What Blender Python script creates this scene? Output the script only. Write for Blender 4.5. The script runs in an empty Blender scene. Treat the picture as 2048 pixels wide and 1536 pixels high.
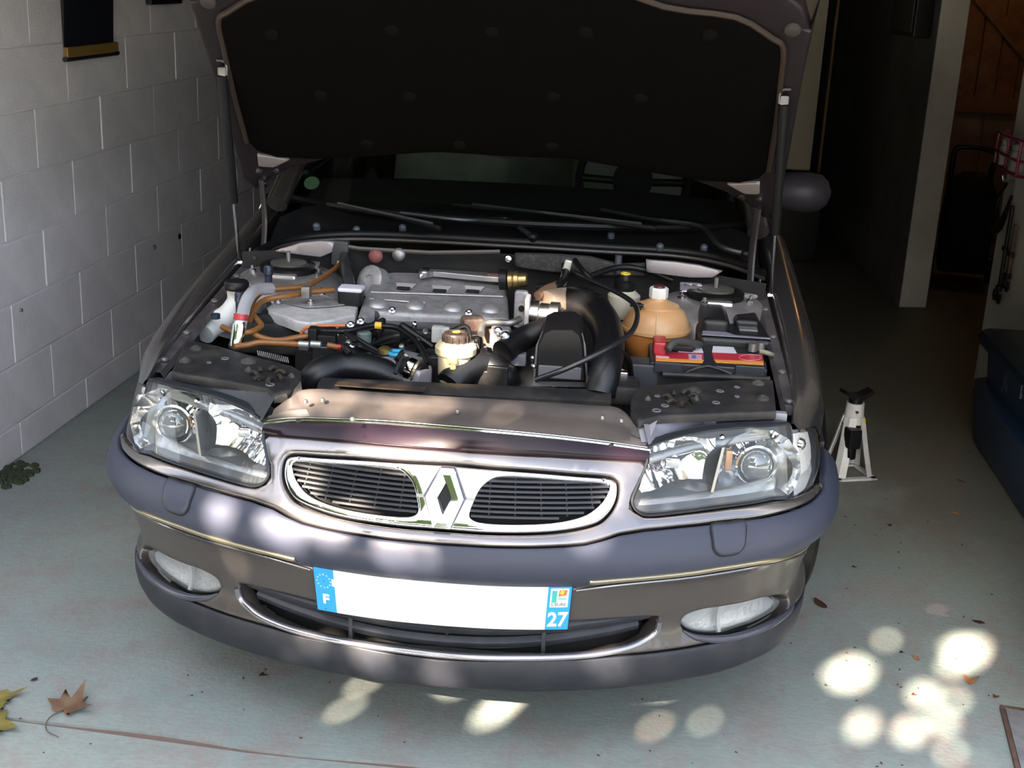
import bpy, bmesh, math, random
from mathutils import Vector, Matrix, geometry
random.seed(11)
V = Vector
scene = bpy.context.scene
COL = scene.collection
# ---------------------------------------------------------------- camera, sky, sun, exposure
FOC, YAW, PITCH, ROLL, EYE = 2555.3139, -0.1071499, 0.3094432, -0.0454597, 1.6010
CAR_YAW, CAR_X, CAR_Y = -0.036028, -0.37300, 2.32840
SUN_EL, SUN_AZ = math.radians(33.0), math.radians(21.0)      # sun behind and left of the camera
EXPOSURE, SKY, SUNPOW = 0.0, 0.82, 82.0

def cam_axes():
    cy, sy, cp, sp = math.cos(YAW), math.sin(YAW), math.cos(PITCH), math.sin(PITCH)
    f = V((sy*cp, cy*cp, -sp)); r0 = V((cy, -sy, 0)); d0 = f.cross(r0)
    cr, sr = math.cos(ROLL), math.sin(ROLL)
    return cr*r0 + sr*d0, -sr*r0 + cr*d0, f
RT, DN, FW = cam_axes()
cam = bpy.data.cameras.new('camera'); cam.sensor_width = 36.0; cam.lens = FOC/2048*36.0; cam.clip_start = 0.05
cam_o = bpy.data.objects.new('camera', cam); COL.objects.link(cam_o)
cam_o.matrix_world = Matrix(((RT.x, -DN.x, -FW.x, 0), (RT.y, -DN.y, -FW.y, 0), (RT.z, -DN.z, -FW.z, EYE), (0, 0, 0, 1)))
scene.camera = cam_o
scene.view_settings.view_transform = 'Standard'; scene.view_settings.look = 'None'
scene.view_settings.gamma = 1.0; scene.view_settings.use_curve_mapping = False
scene.view_settings.exposure = EXPOSURE
SUN_DIR = V((-math.sin(SUN_AZ)*math.cos(SUN_EL), -math.cos(SUN_AZ)*math.cos(SUN_EL), math.sin(SUN_EL)))   # towards the sun
world = bpy.data.worlds.new('sky'); scene.world = world; world.use_nodes = True
wn = world.node_tree.nodes; wl = world.node_tree.links
sky = wn.new('ShaderNodeTexSky'); sky.sky_type = 'NISHITA'; sky.sun_disc = False
sky.sun_elevation = SUN_EL; sky.sun_rotation = math.pi + SUN_AZ; sky.dust_density = 2.0; sky.air_density = 1.0
hs = wn.new('ShaderNodeHueSaturation'); hs.inputs['Saturation'].default_value = .62      # hazy sky
wl.new(sky.outputs[0], hs.inputs['Color']); wl.new(hs.outputs[0], wn['Background'].inputs[0]); wn['Background'].inputs[1].default_value = SKY
sun = bpy.data.lights.new('sun', 'SUN'); sun.energy = SUNPOW; sun.angle = math.radians(0.53); sun.color = (1.0, 0.84, 0.68)
sun_o = bpy.data.objects.new('sun', sun); COL.objects.link(sun_o)
sun_o.rotation_euler = SUN_DIR.to_track_quat('Z', 'Y').to_euler(); sun_o.location = (-4, -9, 7)

# ---------------------------------------------------------------- measuring: image points to real positions
def ray(px, py): return RT*((px-1024)/FOC) + DN*((py-768)/FOC) + FW
_c, _s = math.cos(CAR_YAW), math.sin(CAR_YAW)
def to_car(p, o=True):
    X, Y = (p.x-CAR_X, p.y-CAR_Y) if o else (p.x, p.y)
    return V((_c*X - _s*Y, _s*X + _c*Y, p.z))
def to_world(p): return V((CAR_X + _c*p.x + _s*p.y, CAR_Y - _s*p.x + _c*p.y, p.z))
EYEP = V((0, 0, EYE)); EYEC = to_car(EYEP)
def cut(o, d, k):
    (ax, val), = k.items(); i = 'xyz'.index(ax); return o + d*((val-o[i])/d[i])
def A(px, py, **k): return cut(EYEC, to_car(ray(px, py), False), k)      # point on the car at a known x, y or z
def W(px, py, **k): return cut(EYEP, ray(px, py), k)                      # point in the garage
def proj(p):
    q = to_world(p) - EYEP; w = q.dot(FW); return 1024 + FOC*q.dot(RT)/w, 768 + FOC*q.dot(DN)/w

# ---------------------------------------------------------------- materials
MATS = {}
def mat(name, col, rough=0.5, metal=0.0, var=None, vscale=8.0, bump=0.0, bscale=60.0, coat=0.0, spec=0.5, trans=0.0, sub=0.0, lo=0.42, hi=0.62, emit=None, coord='Object'):
    if name in MATS: return MATS[name]
    m = bpy.data.materials.new(name); m.use_nodes = True; MATS[name] = m
    n, l = m.node_tree.nodes, m.node_tree.links; b = n['Principled BSDF']
    b.inputs['Base Color'].default_value = (*col, 1); b.inputs['Roughness'].default_value = rough
    b.inputs['Metallic'].default_value = metal; b.inputs['Coat Weight'].default_value = coat
    b.inputs['Coat Roughness'].default_value = 0.05; b.inputs['Specular IOR Level'].default_value = spec
    b.inputs['Transmission Weight'].default_value = trans
    if sub: b.inputs['Subsurface Weight'].default_value = sub; b.inputs['Subsurface Radius'].default_value = (.02, .012, .006)
    if emit: b.inputs['Emission Color'].default_value = (*emit[:3], 1); b.inputs['Emission Strength'].default_value = emit[3]
    tc = n.new('ShaderNodeTexCoord')
    if var:
        t = n.new('ShaderNodeTexNoise'); t.inputs['Scale'].default_value = vscale; t.inputs['Detail'].default_value = 8; t.inputs['Roughness'].default_value = .65
        r = n.new('ShaderNodeValToRGB'); r.color_ramp.elements[0].position = lo; r.color_ramp.elements[1].position = hi
        r.color_ramp.elements[0].color = (*col, 1); r.color_ramp.elements[1].color = (*var, 1)
        l.new(tc.outputs[coord], t.inputs['Vector']); l.new(t.outputs['Fac'], r.inputs['Fac']); l.new(r.outputs['Color'], b.inputs['Base Color'])
    if bump:
        t2 = n.new('ShaderNodeTexNoise'); t2.inputs['Scale'].default_value = bscale; t2.inputs['Detail'].default_value = 6
        bp = n.new('ShaderNodeBump'); bp.inputs['Strength'].default_value = bump; bp.inputs['Distance'].default_value = 0.004
        l.new(tc.outputs[coord], t2.inputs['Vector']); l.new(t2.outputs['Fac'], bp.inputs['Height']); l.new(bp.outputs['Normal'], b.inputs['Normal'])
    return m
def glass(name, tint=(1, 1, 1), rough=0.02, haze=0.0, f0=.04):
    if name in MATS: return MATS[name]
    m = bpy.data.materials.new(name); m.use_nodes = True; MATS[name] = m
    n, l = m.node_tree.nodes, m.node_tree.links; n.remove(n['Principled BSDF'])
    t = n.new('ShaderNodeBsdfTransparent'); t.inputs[0].default_value = (*tint, 1)
    g = n.new('ShaderNodeBsdfGlossy'); g.inputs['Roughness'].default_value = rough
    lw = n.new('ShaderNodeLayerWeight'); lw.inputs[0].default_value = .5
    p = n.new('ShaderNodeMath'); p.operation = 'POWER'; p.inputs[1].default_value = 5; l.new(lw.outputs['Facing'], p.inputs[0])
    q = n.new('ShaderNodeMath'); q.operation = 'MULTIPLY_ADD'; q.inputs[1].default_value = 1-f0; q.inputs[2].default_value = f0; l.new(p.outputs[0], q.inputs[0])
    base = t.outputs[0]
    if haze:
        d = n.new('ShaderNodeBsdfDiffuse'); d.inputs[0].default_value = (.85, .86, .84, 1); h = n.new('ShaderNodeMixShader'); h.inputs[0].default_value = haze
        l.new(t.outputs[0], h.inputs[1]); l.new(d.outputs[0], h.inputs[2]); base = h.outputs[0]
    x = n.new('ShaderNodeMixShader'); l.new(q.outputs[0], x.inputs[0]); l.new(base, x.inputs[1]); l.new(g.outputs[0], x.inputs[2]); l.new(x.outputs[0], n['Material Output'].inputs[0])
    return m
paint = mat('metallic_paint', (.225, .21, .21), .23, .86, coat=.4)
paint_in = mat('bay_paint', (.13, .115, .12), .42, .45, var=(.075, .068, .066), vscale=14)
blue_plastic = mat('bumper_plastic', (.040, .045, .068), .46, 0, spec=.30, bump=.06, bscale=900)
band_paint = mat('bumper_band_paint', (.105, .092, .086), .36, .55, coat=.25)
lip_plastic = mat('lip_plastic', (.013, .015, .022), .55, 0, var=(.024, .025, .031), vscale=10)
black = mat('black_plastic', (.007, .007, .008), .45, spec=.35)
black_dusty = mat('dusty_black_plastic', (.014, .0135, .0135), .6, 0, var=(.055, .047, .040), vscale=14, lo=.45, hi=.78, spec=.4)
slam_mat = mat('dusty_sunlit_plastic', (.060, .050, .045), .5, 0, var=(.13, .105, .09), vscale=7, lo=.35, hi=.75)  # dusty black plastic with the sun's brown tone put into its colour
rubber = mat('black_rubber', (.006, .006, .0065), .42, spec=.3)
hose_mat = mat('ribbed_hose_rubber', (.007, .007, .008), .36, bump=.15, bscale=240, spec=.4)
chrome = mat('chrome', (.86, .86, .88), .07, 1.0)
chrome_soft = mat('satin_chrome', (.72, .71, .70), .2, 1.0)
reflector = mat('lamp_reflector', (.93, .93, .95), .06, 1.0, bump=.25, bscale=26)
alu = mat('cast_aluminium', (.40, .39, .40), .5, .5, bump=.35, bscale=420, var=(.28, .275, .28), vscale=30)
alu_light = mat('pale_cast_aluminium', (.66, .645, .64), .5, .3, bump=.3, bscale=380, var=(.50, .49, .49), vscale=24)
steel = mat('bright_steel', (.62, .62, .64), .25, 1.0)
dull_steel = mat('dull_steel', (.30, .29, .28), .45, .85)
gold = mat('gold_strip', (.42, .37, .25), .28, .8)
grey_trim = mat('grey_metal_panel', (.20, .195, .23), .45, .2)
plate_white = mat('plate_white', (.92, .92, .92), .35)
plate_blue = mat('plate_blue', (.03, .33, .72), .35)
clear = glass('clear_lens', (.97, .98, .97), .02, .03); clear_thick = glass('ribbed_lens', (.92, .94, .95), .15, .08)
screen_glass = glass('windscreen_glass', (.62, .70, .66))
brown_hose = mat('amber_fuel_hose', (.23, .095, .026), .35)
cream = mat('cream_plastic', (.62, .52, .33), .4, sub=.2)
white_plastic = mat('white_plastic', (.72, .72, .70), .4)
milk = mat('milky_plastic', (.74, .75, .73), .4, sub=.3)
amber = mat('stained_tank_plastic', (.56, .34, .17), .35, sub=.35, var=(.48, .25, .10), vscale=6)
red = mat('red_plastic', (.42, .03, .04), .35)
rust = mat('rusty_metal', (.17, .105, .075), .55, .5, var=(.34, .26, .22), vscale=22)
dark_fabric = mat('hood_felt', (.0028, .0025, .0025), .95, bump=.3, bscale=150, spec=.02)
gap_black = mat('shadow_gap', (.004, .004, .004), .8)

# ---------------------------------------------------------------- mesh tools
def link(o, parent=None, label=None, cat=None, group=None, kind=None):
    COL.objects.link(o)
    if parent is not None: o.parent = parent
    if label: o['label'] = label
    if cat: o['category'] = cat
    if group: o['group'] = group
    if kind: o['kind'] = kind
    return o
def thing(name, label, cat, loc=(0, 0, 0), rz=0.0, group=None):
    o = bpy.data.objects.new(name, None); o.location = loc; o.rotation_euler = (0, 0, rz); o.empty_display_size = .1
    return link(o, None, label, cat, group)
def smooth_path(pts, n=8, closed=False):
    P = [V(p) for p in pts]; out = []; N = len(P)
    if N < 3: return P
    rng = range(N) if closed else range(N-1)
    for i in rng:
        p1, p2 = P[i], P[(i+1) % N]
        p0 = P[(i-1) % N] if closed or i > 0 else p1*2-p2
        p3 = P[(i+2) % N] if closed or i+2 < N else p2*2-p1
        for k in range(n):
            t = k/n; out.append(.5*((2*p1) + (p2-p0)*t + (2*p0-5*p1+4*p2-p3)*t*t + (3*p1-p0-3*p2+p3)*t**3))
    if not closed: out.append(P[-1])
    return out
def frame(ax):
    z = V(ax).normalized(); x = z.orthogonal().normalized()
    if abs(z.z) < .9: x = V((0, 0, 1)).cross(z).normalized()
    return x, z.cross(x), z
class MB:
    def __init__(s): s.bm = bmesh.new(); s.bev = False
    def ring(s, pts): return [s.bm.verts.new(p) for p in pts]
    def bridge(s, a, b, closed=True):
        n = len(a)
        for i in range(n if closed else n-1):
            j = (i+1) % n
            try: s.bm.faces.new((a[i], a[j], b[j], b[i]))
            except ValueError: pass
    def cap(s, r, flip=False):
        try: s.bm.faces.new(r[::-1] if flip else r)
        except ValueError: pass
    def box(s, c, size, rot=None, bevel=0.0, seg=2):
        M = Matrix.Translation(V(c))
        if rot is not None: M = M @ (rot.to_4x4() if isinstance(rot, Matrix) else Matrix.Rotation(rot, 4, 'Z'))
        M = M @ Matrix.Diagonal((*size, 1))
        g = bmesh.ops.create_cube(s.bm, size=1.0, matrix=M)
        if bevel:
            s.bev = True; es = list({e for v in g['verts'] for e in v.link_edges})
            bmesh.ops.bevel(s.bm, geom=es, offset=bevel, segments=seg, affect='EDGES', profile=.5, clamp_overlap=True)
        return s
    def tube(s, pts, r, n=10, sub=6, closed=False, caps=True, flat=1.0):
        P = smooth_path(pts, sub, closed) if sub else [V(p) for p in pts]
        L = len(P); R = r if isinstance(r, (list, tuple)) else None
        rings = []; up = None
        for i, p in enumerate(P):
            t = (P[(i+1) % L]-P[i-1]) if closed else (P[min(i+1, L-1)]-P[max(i-1, 0)])
            if t.length < 1e-9: t = V((0, 0, 1))
            t.normalize()
            if up is None: up = t.orthogonal().normalized() if abs(t.z) > .9 else V((0, 0, 1))
            x = up.cross(t)
            if x.length < 1e-6: x = t.orthogonal()
            x.normalize(); up = t.cross(x).normalized()
            if R:
                u = i/(L-1)*(len(R)-1); k = min(int(u), len(R)-2); rr = R[k] + (R[k+1]-R[k])*(u-k)
            else: rr = r
            rings.append(s.ring([p + x*(rr*math.cos(2*math.pi*k/n)) + up*(rr*flat*math.sin(2*math.pi*k/n)) for k in range(n)]))
        for i in range(L-1): s.bridge(rings[i], rings[i+1])
        if closed: s.bridge(rings[-1], rings[0])
        elif caps: s.cap(rings[0], True); s.cap(rings[-1])
        return s
    def lathe(s, prof, o, ax=(0, 0, 1), n=24, caps=True, sx=1.0):
        x, y, z = frame(ax); o = V(o); rings = []
        for r, h in prof:
            rings.append(s.ring([o + z*h + x*(max(r, 1e-5)*sx*math.cos(2*math.pi*k/n)) + y*(max(r, 1e-5)*math.sin(2*math.pi*k/n)) for k in range(n)]))
        for a, b in zip(rings, rings[1:]): s.bridge(a, b)
        if caps: s.cap(rings[0], True); s.cap(rings[-1])
        return s
    def loft(s, rows, closed=True, caps=False):
        R = [s.ring([V(p) for p in row]) for row in rows]
        for a, b in zip(R, R[1:]): s.bridge(a, b, closed)
        if caps: s.cap(R[0], True); s.cap(R[-1])
        return s
    def prism(s, poly, o, ux, uy, depth, bevel=0.0):
        o, ux, uy = V(o), V(ux).normalized(), V(uy).normalized(); nz = ux.cross(uy).normalized()
        a = s.ring([o + ux*p[0] + uy*p[1] for p in poly]); b = s.ring([o + ux*p[0] + uy*p[1] + nz*depth for p in poly])
        s.bridge(a, b); s.cap(a, True); s.cap(b)
        if bevel:
            s.bev = True; bs = set(b); es = [e for e in s.bm.edges if e.verts[0] in bs and e.verts[1] in bs]
            bmesh.ops.bevel(s.bm, geom=es, offset=bevel, segments=2, affect='EDGES', profile=.5, clamp_overlap=True)
        return s
    def build(s, name, m, parent=None, sharp=38, label=None, cat=None, group=None, kind=None, weld=False):
        if weld: bmesh.ops.remove_doubles(s.bm, verts=s.bm.verts, dist=1e-5)
        bmesh.ops.recalc_face_normals(s.bm, faces=s.bm.faces)
        a = math.radians(sharp)
        for f in s.bm.faces: f.smooth = True
        for e in s.bm.edges:
            if len(e.link_faces) == 2 and e.calc_face_angle(0) > a: e.smooth = False
        me = bpy.data.meshes.new(name); s.bm.to_mesh(me); s.bm.free(); me.materials.append(m)
        o = link(bpy.data.objects.new(name, me), parent, label, cat, group, kind)
        if s.bev: w_ = o.modifiers.new('weighted_normals', 'WEIGHTED_NORMAL'); w_.keep_sharp = True
        return o
def pip(p, poly):
    x, y = p; c = False; n = len(poly); j = n-1
    for i in range(n):
        xi, yi = poly[i]; xj, yj = poly[j]
        if (yi > y) != (yj > y) and x < (xj-xi)*(y-yi)/(yj-yi)+xi: c = not c
        j = i
    return c
def seg_dist(p, poly, closed=True):
    best = 1e9; n = len(poly)
    for i in range(n if closed else n-1):
        ax, ay = poly[i]; bx, by = poly[(i+1) % n]; dx, dy = bx-ax, by-ay; L = dx*dx+dy*dy or 1e-12
        t = max(0, min(1, ((p[0]-ax)*dx+(p[1]-ay)*dy)/L)); q = (ax+t*dx-p[0])**2+(ay+t*dy-p[1])**2
        if q < best: best = q
    return math.sqrt(best)
def resample(poly, step, closed=True):
    out = []; n = len(poly)
    for i in range(n if closed else n-1):
        a, b = V(poly[i][:2]), V(poly[(i+1) % n][:2]); k = max(1, int((b-a).length/step+.5))
        for j in range(k): out.append(tuple(a.lerp(b, j/k)))
    if not closed: out.append(tuple(poly[-1][:2]))
    return out
def spl2(pts, n=6, closed=True): return [(p.x, p.y) for p in smooth_path([(a, b, 0) for a, b in pts], n, closed)]
def patch(S, outer, name, m, parent, holes=(), res=.02, thick=.004, roll=0.0, off=0.0, rollh=True, **kw):
    """a panel cut to an outline on the curved surface S(u, v), with thickness, rounded borders and holes"""
    outer = resample(outer, res*.6); holes = [resample(h, res*.6) for h in holes]
    loops = [outer]+holes; pts = []; edges = []
    for lp in loops:
        k = len(pts); pts += lp; edges += [(k+i, k+(i+1) % len(lp)) for i in range(len(lp))]
    def inside(p): return pip(p, outer) and not any(pip(p, h) for h in holes)
    rl = loops if rollh else [outer]
    if roll:
        for lp in rl:
            n = len(lp)
            for i in range(n):
                t = V(lp[(i+1) % n])-V(lp[i-1])
                if t.length < 1e-9: continue
                nn = V((-t.y, t.x)).normalized()
                for fr in (.15, .45, 1.0):
                    for sg in (1, -1):
                        q = (lp[i][0]+nn.x*roll*fr*sg, lp[i][1]+nn.y*roll*fr*sg)
                        if inside(q) and min(seg_dist(q, L2) for L2 in rl) > roll*fr*.8: pts.append(q)
    us = [p[0] for p in outer]; vs = [p[1] for p in outer]
    nu = int((max(us)-min(us))/res)+1; nv = int((max(vs)-min(vs))/res)+1
    for i in range(nu+1):
        for j in range(nv+1):
            q = (min(us)+(i+.5*(j % 2)+.13)*res, min(vs)+(j+.2)*res)
            if inside(q) and min(seg_dist(q, L2) for L2 in loops) > max(res*.45, roll*1.15): pts.append(q)
    vv, _, ff, _, _, _ = geometry.delaunay_2d_cdt([V(p) for p in pts], edges, [], 0, 1e-6)
    mb = MB(); P3 = []; N3 = []
    for p in vv:
        u, v = p.x, p.y; e = 1e-4
        P = S(u, v); n = (S(u+e, v)-S(u-e, v)).cross(S(u, v+e)-S(u, v-e)).normalized()
        d = off
        if roll:
            ds = min(seg_dist((u, v), L2) for L2 in rl)
            if ds < roll: d -= roll-math.sqrt(max(0, roll*roll-(roll-ds)**2))
        P3.append(P+n*d); N3.append(n)
    fv = [mb.bm.verts.new(p) for p in P3]; tris = []
    for f in ff:
        cx = sum(vv[i].x for i in f)/len(f); cy = sum(vv[i].y for i in f)/len(f)
        if inside((cx, cy)): tris.append(list(f))
    for t in tris:
        try: mb.bm.faces.new([fv[i] for i in t])
        except ValueError: pass
    if thick:
        bv = {}
        cnt = {}
        for t in tris:
            for i in range(len(t)): k = (t[i], t[(i+1) % len(t)]); cnt[tuple(sorted(k))] = cnt.get(tuple(sorted(k)), 0)+1
        for (a, b), c in cnt.items():
            if c == 1:
                for i in (a, b):
                    if i not in bv: bv[i] = mb.bm.verts.new(P3[i]-N3[i]*thick)
                try: mb.bm.faces.new((fv[a], fv[b], bv[b], bv[a]))
                except ValueError: pass
    for v in [v for v in fv if not v.link_faces]: mb.bm.verts.remove(v)
    return mb.build(name, m, parent, **kw)
def plane_S(o, ux, uy):
    o, ux, uy = V(o), V(ux).normalized(), V(uy).normalized()
    return lambda u, v: o+ux*u+uy*v
def flat(poly3, name, m, parent, thick=.02, roll=.0, res=.03, holes3=(), **kw):
    """flat panel through 3D outline points (first three span its plane)"""
    P = [V(p) for p in poly3]; c = sum(P, V())/len(P); n = V()
    for i in range(len(P)): n += (P[i]-c).cross(P[(i+1) % len(P)]-c)
    n.normalize()
    if n.z < 0 and abs(n.z) > .15: n = -n
    elif abs(n.z) <= .15 and n.y > 0: n = -n
    ux = V((1, 0, 0)); ux = (ux-n*ux.dot(n)).normalized(); uy = n.cross(ux)
    to = lambda p: ((V(p)-c).dot(ux), (V(p)-c).dot(uy))
    return patch(plane_S(c, ux, uy), [to(p) for p in P], name, m, parent, holes=[[to(p) for p in h] for h in holes3], thick=thick, roll=roll, res=res, **kw)
def text_mesh(s, name, size, m, parent, o, ux, uy, depth=.0006, bold=0.0, xs=1.0):
    cu = bpy.data.curves.new(name, 'FONT'); cu.body = s; cu.size = size; cu.align_x = 'CENTER'; cu.align_y = 'CENTER'; cu.extrude = depth; cu.offset = bold; cu.resolution_u = 3
    tmp = bpy.data.objects.new(name, cu); COL.objects.link(tmp)
    me = bpy.data.meshes.new_from_object(tmp.evaluated_get(bpy.context.evaluated_depsgraph_get())); bpy.data.objects.remove(tmp)
    ux, uy = V(ux).normalized(), V(uy).normalized(); nz = ux.cross(uy)
    for v in me.vertices: v.co = V(o)+ux*(v.co.x*xs)+uy*v.co.y+nz*v.co.z
    me.materials.clear(); me.materials.append(m)
    return link(bpy.data.objects.new(name, me), parent)
# ================================================================ the garage
wall_mat = mat('grey_block_paint', (.78, .735, .74), .75, var=(.66, .62, .63), vscale=5, bump=.5, bscale=160, lo=.35, hi=.7)
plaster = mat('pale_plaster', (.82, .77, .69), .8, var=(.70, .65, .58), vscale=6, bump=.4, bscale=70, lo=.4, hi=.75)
shaded_plaster = mat('shaded_plaster', (.23, .22, .20), .8, var=(.15, .145, .14), vscale=4, bump=.4, bscale=60, lo=.35, hi=.75)  # partition's shade put into the colour; same plaster as the pale one
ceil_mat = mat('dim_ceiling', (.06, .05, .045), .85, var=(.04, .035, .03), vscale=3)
def floor_material():
    m = mat('green_floor_paint', (.33, .38, .355), .55, bump=.35, bscale=90)
    n, l = m.node_tree.nodes, m.node_tree.links; b = n['Principled BSDF']; tc = n.new('ShaderNodeTexCoord')
    def noise(scale, detail=8, st=(1, 1, 1), rough=.65):
        mp = n.new('ShaderNodeMapping'); mp.inputs['Scale'].default_value = st; l.new(tc.outputs['Object'], mp.inputs[0])
        t = n.new('ShaderNodeTexNoise'); t.inputs['Scale'].default_value = scale; t.inputs['Detail'].default_value = detail; t.inputs['Roughness'].default_value = rough
        l.new(mp.outputs[0], t.inputs['Vector']); return t.outputs['Fac']
    def ramp(src, stops):
        r = n.new('ShaderNodeValToRGB'); e = r.color_ramp.elements
        while len(e) < len(stops): e.new(.5)
        for x, (p, c) in zip(e, stops): x.position = p; x.color = (*c, 1)
        l.new(src, r.inputs[0]); return r.outputs[0]
    def mix(a, bb, f):
        x = n.new('ShaderNodeMix'); x.data_type = 'RGBA'; l.new(f, x.inputs['Factor']); l.new(a, x.inputs[6]); l.new(bb, x.inputs[7]); return x.outputs[2]
    base = ramp(noise(2.2), [(.3, (.225, .275, .255)), (.5, (.275, .325, .300)), (.72, (.300, .318, .290))])
    worn = ramp(noise(9, 10, (1, 2.2, 1)), [(.30, (.24, .205, .185)), (.6, (.31, .27, .245))])
    f1 = ramp(noise(5.5, 12, (1.4, 1, 1), .72), [(.47, (0, 0, 0)), (.64, (.80, .80, .80))])
    c = mix(base, worn, f1)
    fine = ramp(noise(34, 10, (1, 3.0, 1), .8), [(.44, (0, 0, 0)), (.66, (.55, .55, .55))]); pk_ = n.new('ShaderNodeRGB'); pk_.outputs[0].default_value = (.205, .185, .170, 1); c = mix(c, pk_.outputs[0], fine)
    spots = ramp(noise(60, 4), [(.70, (0, 0, 0)), (.76, (.8, .8, .8))]); dk = n.new('ShaderNodeRGB'); dk.outputs[0].default_value = (.10, .085, .075, 1)
    c = mix(c, dk.outputs[0], spots)
    # bare patch where the paint has peeled
    vs = n.new('ShaderNodeVectorMath'); vs.operation = 'DISTANCE'; l.new(tc.outputs['Object'], vs.inputs[0]); pp = W(1880, 1220, z=0); vs.inputs[1].default_value = (pp.x, pp.y, 0)
    nz = n.new('ShaderNodeMath'); nz.operation = 'MULTIPLY_ADD'; l.new(noise(22, 6), nz.inputs[0]); nz.inputs[1].default_value = .13; l.new(vs.outputs['Value'], nz.inputs[2])
    pl = ramp(nz.outputs[0], [(.092, (.9, .9, .9)), (.106, (0, 0, 0))]); wh = n.new('ShaderNodeRGB'); wh.outputs[0].default_value = (.42, .37, .36, 1)
    c = mix(c, wh.outputs[0], pl)
    # brown grime with shade painted in, darkening the walkway beside the car
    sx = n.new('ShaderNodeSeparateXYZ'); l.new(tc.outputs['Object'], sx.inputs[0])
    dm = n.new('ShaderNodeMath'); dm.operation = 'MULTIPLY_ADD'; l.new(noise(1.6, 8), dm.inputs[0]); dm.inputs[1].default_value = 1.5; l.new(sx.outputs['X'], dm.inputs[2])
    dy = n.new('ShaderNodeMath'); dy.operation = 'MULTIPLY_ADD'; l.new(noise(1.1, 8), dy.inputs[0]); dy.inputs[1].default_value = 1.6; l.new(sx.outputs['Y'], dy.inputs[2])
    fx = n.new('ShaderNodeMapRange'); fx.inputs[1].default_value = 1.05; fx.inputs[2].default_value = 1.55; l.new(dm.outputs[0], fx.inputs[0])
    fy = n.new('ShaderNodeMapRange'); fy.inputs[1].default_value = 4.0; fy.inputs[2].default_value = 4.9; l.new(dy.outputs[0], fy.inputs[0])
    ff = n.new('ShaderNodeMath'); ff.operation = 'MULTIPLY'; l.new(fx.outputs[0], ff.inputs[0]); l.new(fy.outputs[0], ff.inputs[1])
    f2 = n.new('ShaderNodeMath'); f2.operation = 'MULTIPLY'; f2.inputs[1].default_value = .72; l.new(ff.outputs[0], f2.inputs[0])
    dirt_shade = n.new('ShaderNodeRGB'); dirt_shade.outputs[0].default_value = (.10, .088, .062, 1); c = mix(c, dirt_shade.outputs[0], f2.outputs[0])
    l.new(c, b.inputs['Base Color']); return m
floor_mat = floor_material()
WX = -2.042; YO = 2.72; YB = 10.6; HC = 2.42; LINT = 1.90
def struct(mb, name, m, **k): return mb.build(name, m, kind='structure', **k)
JY = 2.300                                                                   # slab joint at the garage door
def slab(y0, y1, x0, x1, z, name):
    mb = MB(); nx, ny = 24, 12
    ed = lambda x: .012*math.sin(x*3.1)+.006*math.sin(x*11)
    rows = []
    for j in range(ny+1):
        row = []
        for i in range(nx*3+1):
            x = x0+(x1-x0)*i/(nx*3); y = y0+(y1-y0)*j/ny
            if abs(y-JY) < .02: y += ed(x)
            row.append((x, y, z))
        rows.append(row)
    mb.loft(rows, closed=False)
    a = [(x0+(x1-x0)*i/(nx*3)) for i in range(nx*3+1)]; yj = y0 if abs(y0-JY) < .02 else y1
    mb.loft([[(x, yj+ed(x), z) for x in a], [(x, yj+ed(x), z-.05) for x in a]], closed=False)
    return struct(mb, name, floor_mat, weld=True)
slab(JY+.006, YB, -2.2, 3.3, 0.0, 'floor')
drive = slab(-26, JY-.006, -14, 14, -.004, 'driveway')
mb = MB(); mb.box((0, JY, -.022), (14, .12, .03)); struct(mb, 'trim_1', mat('joint_dirt', (.16, .11, .09), .9))
# left wall of painted blocks
mb = MB(); mb.box((WX-.1155, (YO+YB)/2, HC/2), (.23, YB-YO, HC)); wall_left = struct(mb, 'wall_left', wall_mat)
Z0, Y0 = .1208, 4.0236
blk = {}
def block_mesh(ly, lz):
    k = (round(ly, 3), round(lz, 3))
    if k not in blk:
        mb = MB(); mb.box((0, 0, 0), (.03, ly-.006, lz-.007), bevel=.0035, seg=2)
        o = mb.build('block', wall_mat); blk[k] = o.data; bpy.data.objects.remove(o)
    return blk[k]
for c in range(-1, 12):
    z0 = Z0+.2*c; z1 = z0+.2
    if c == -1: z0 = 0.0
    z1 = min(z1, HC-.002)
    if z1-z0 < .03: continue
    off = 0.0 if c % 2 == 0 else .25
    k = -5
    while True:
        a = Y0+off+.5*k; b = a+.5; k += 1
        if a > YB-.02: break
        a, b = max(a, YO), min(b, YB)
        if b-a < .04: continue
        o = bpy.data.objects.new('block', block_mesh(b-a, z1-z0)); o.modifiers.new('weighted_normals', 'WEIGHTED_NORMAL'); o.location = (WX-.0112+random.uniform(-.001, .001), (a+b)/2, (z0+z1)/2)
        link(o, wall_left)
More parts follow.
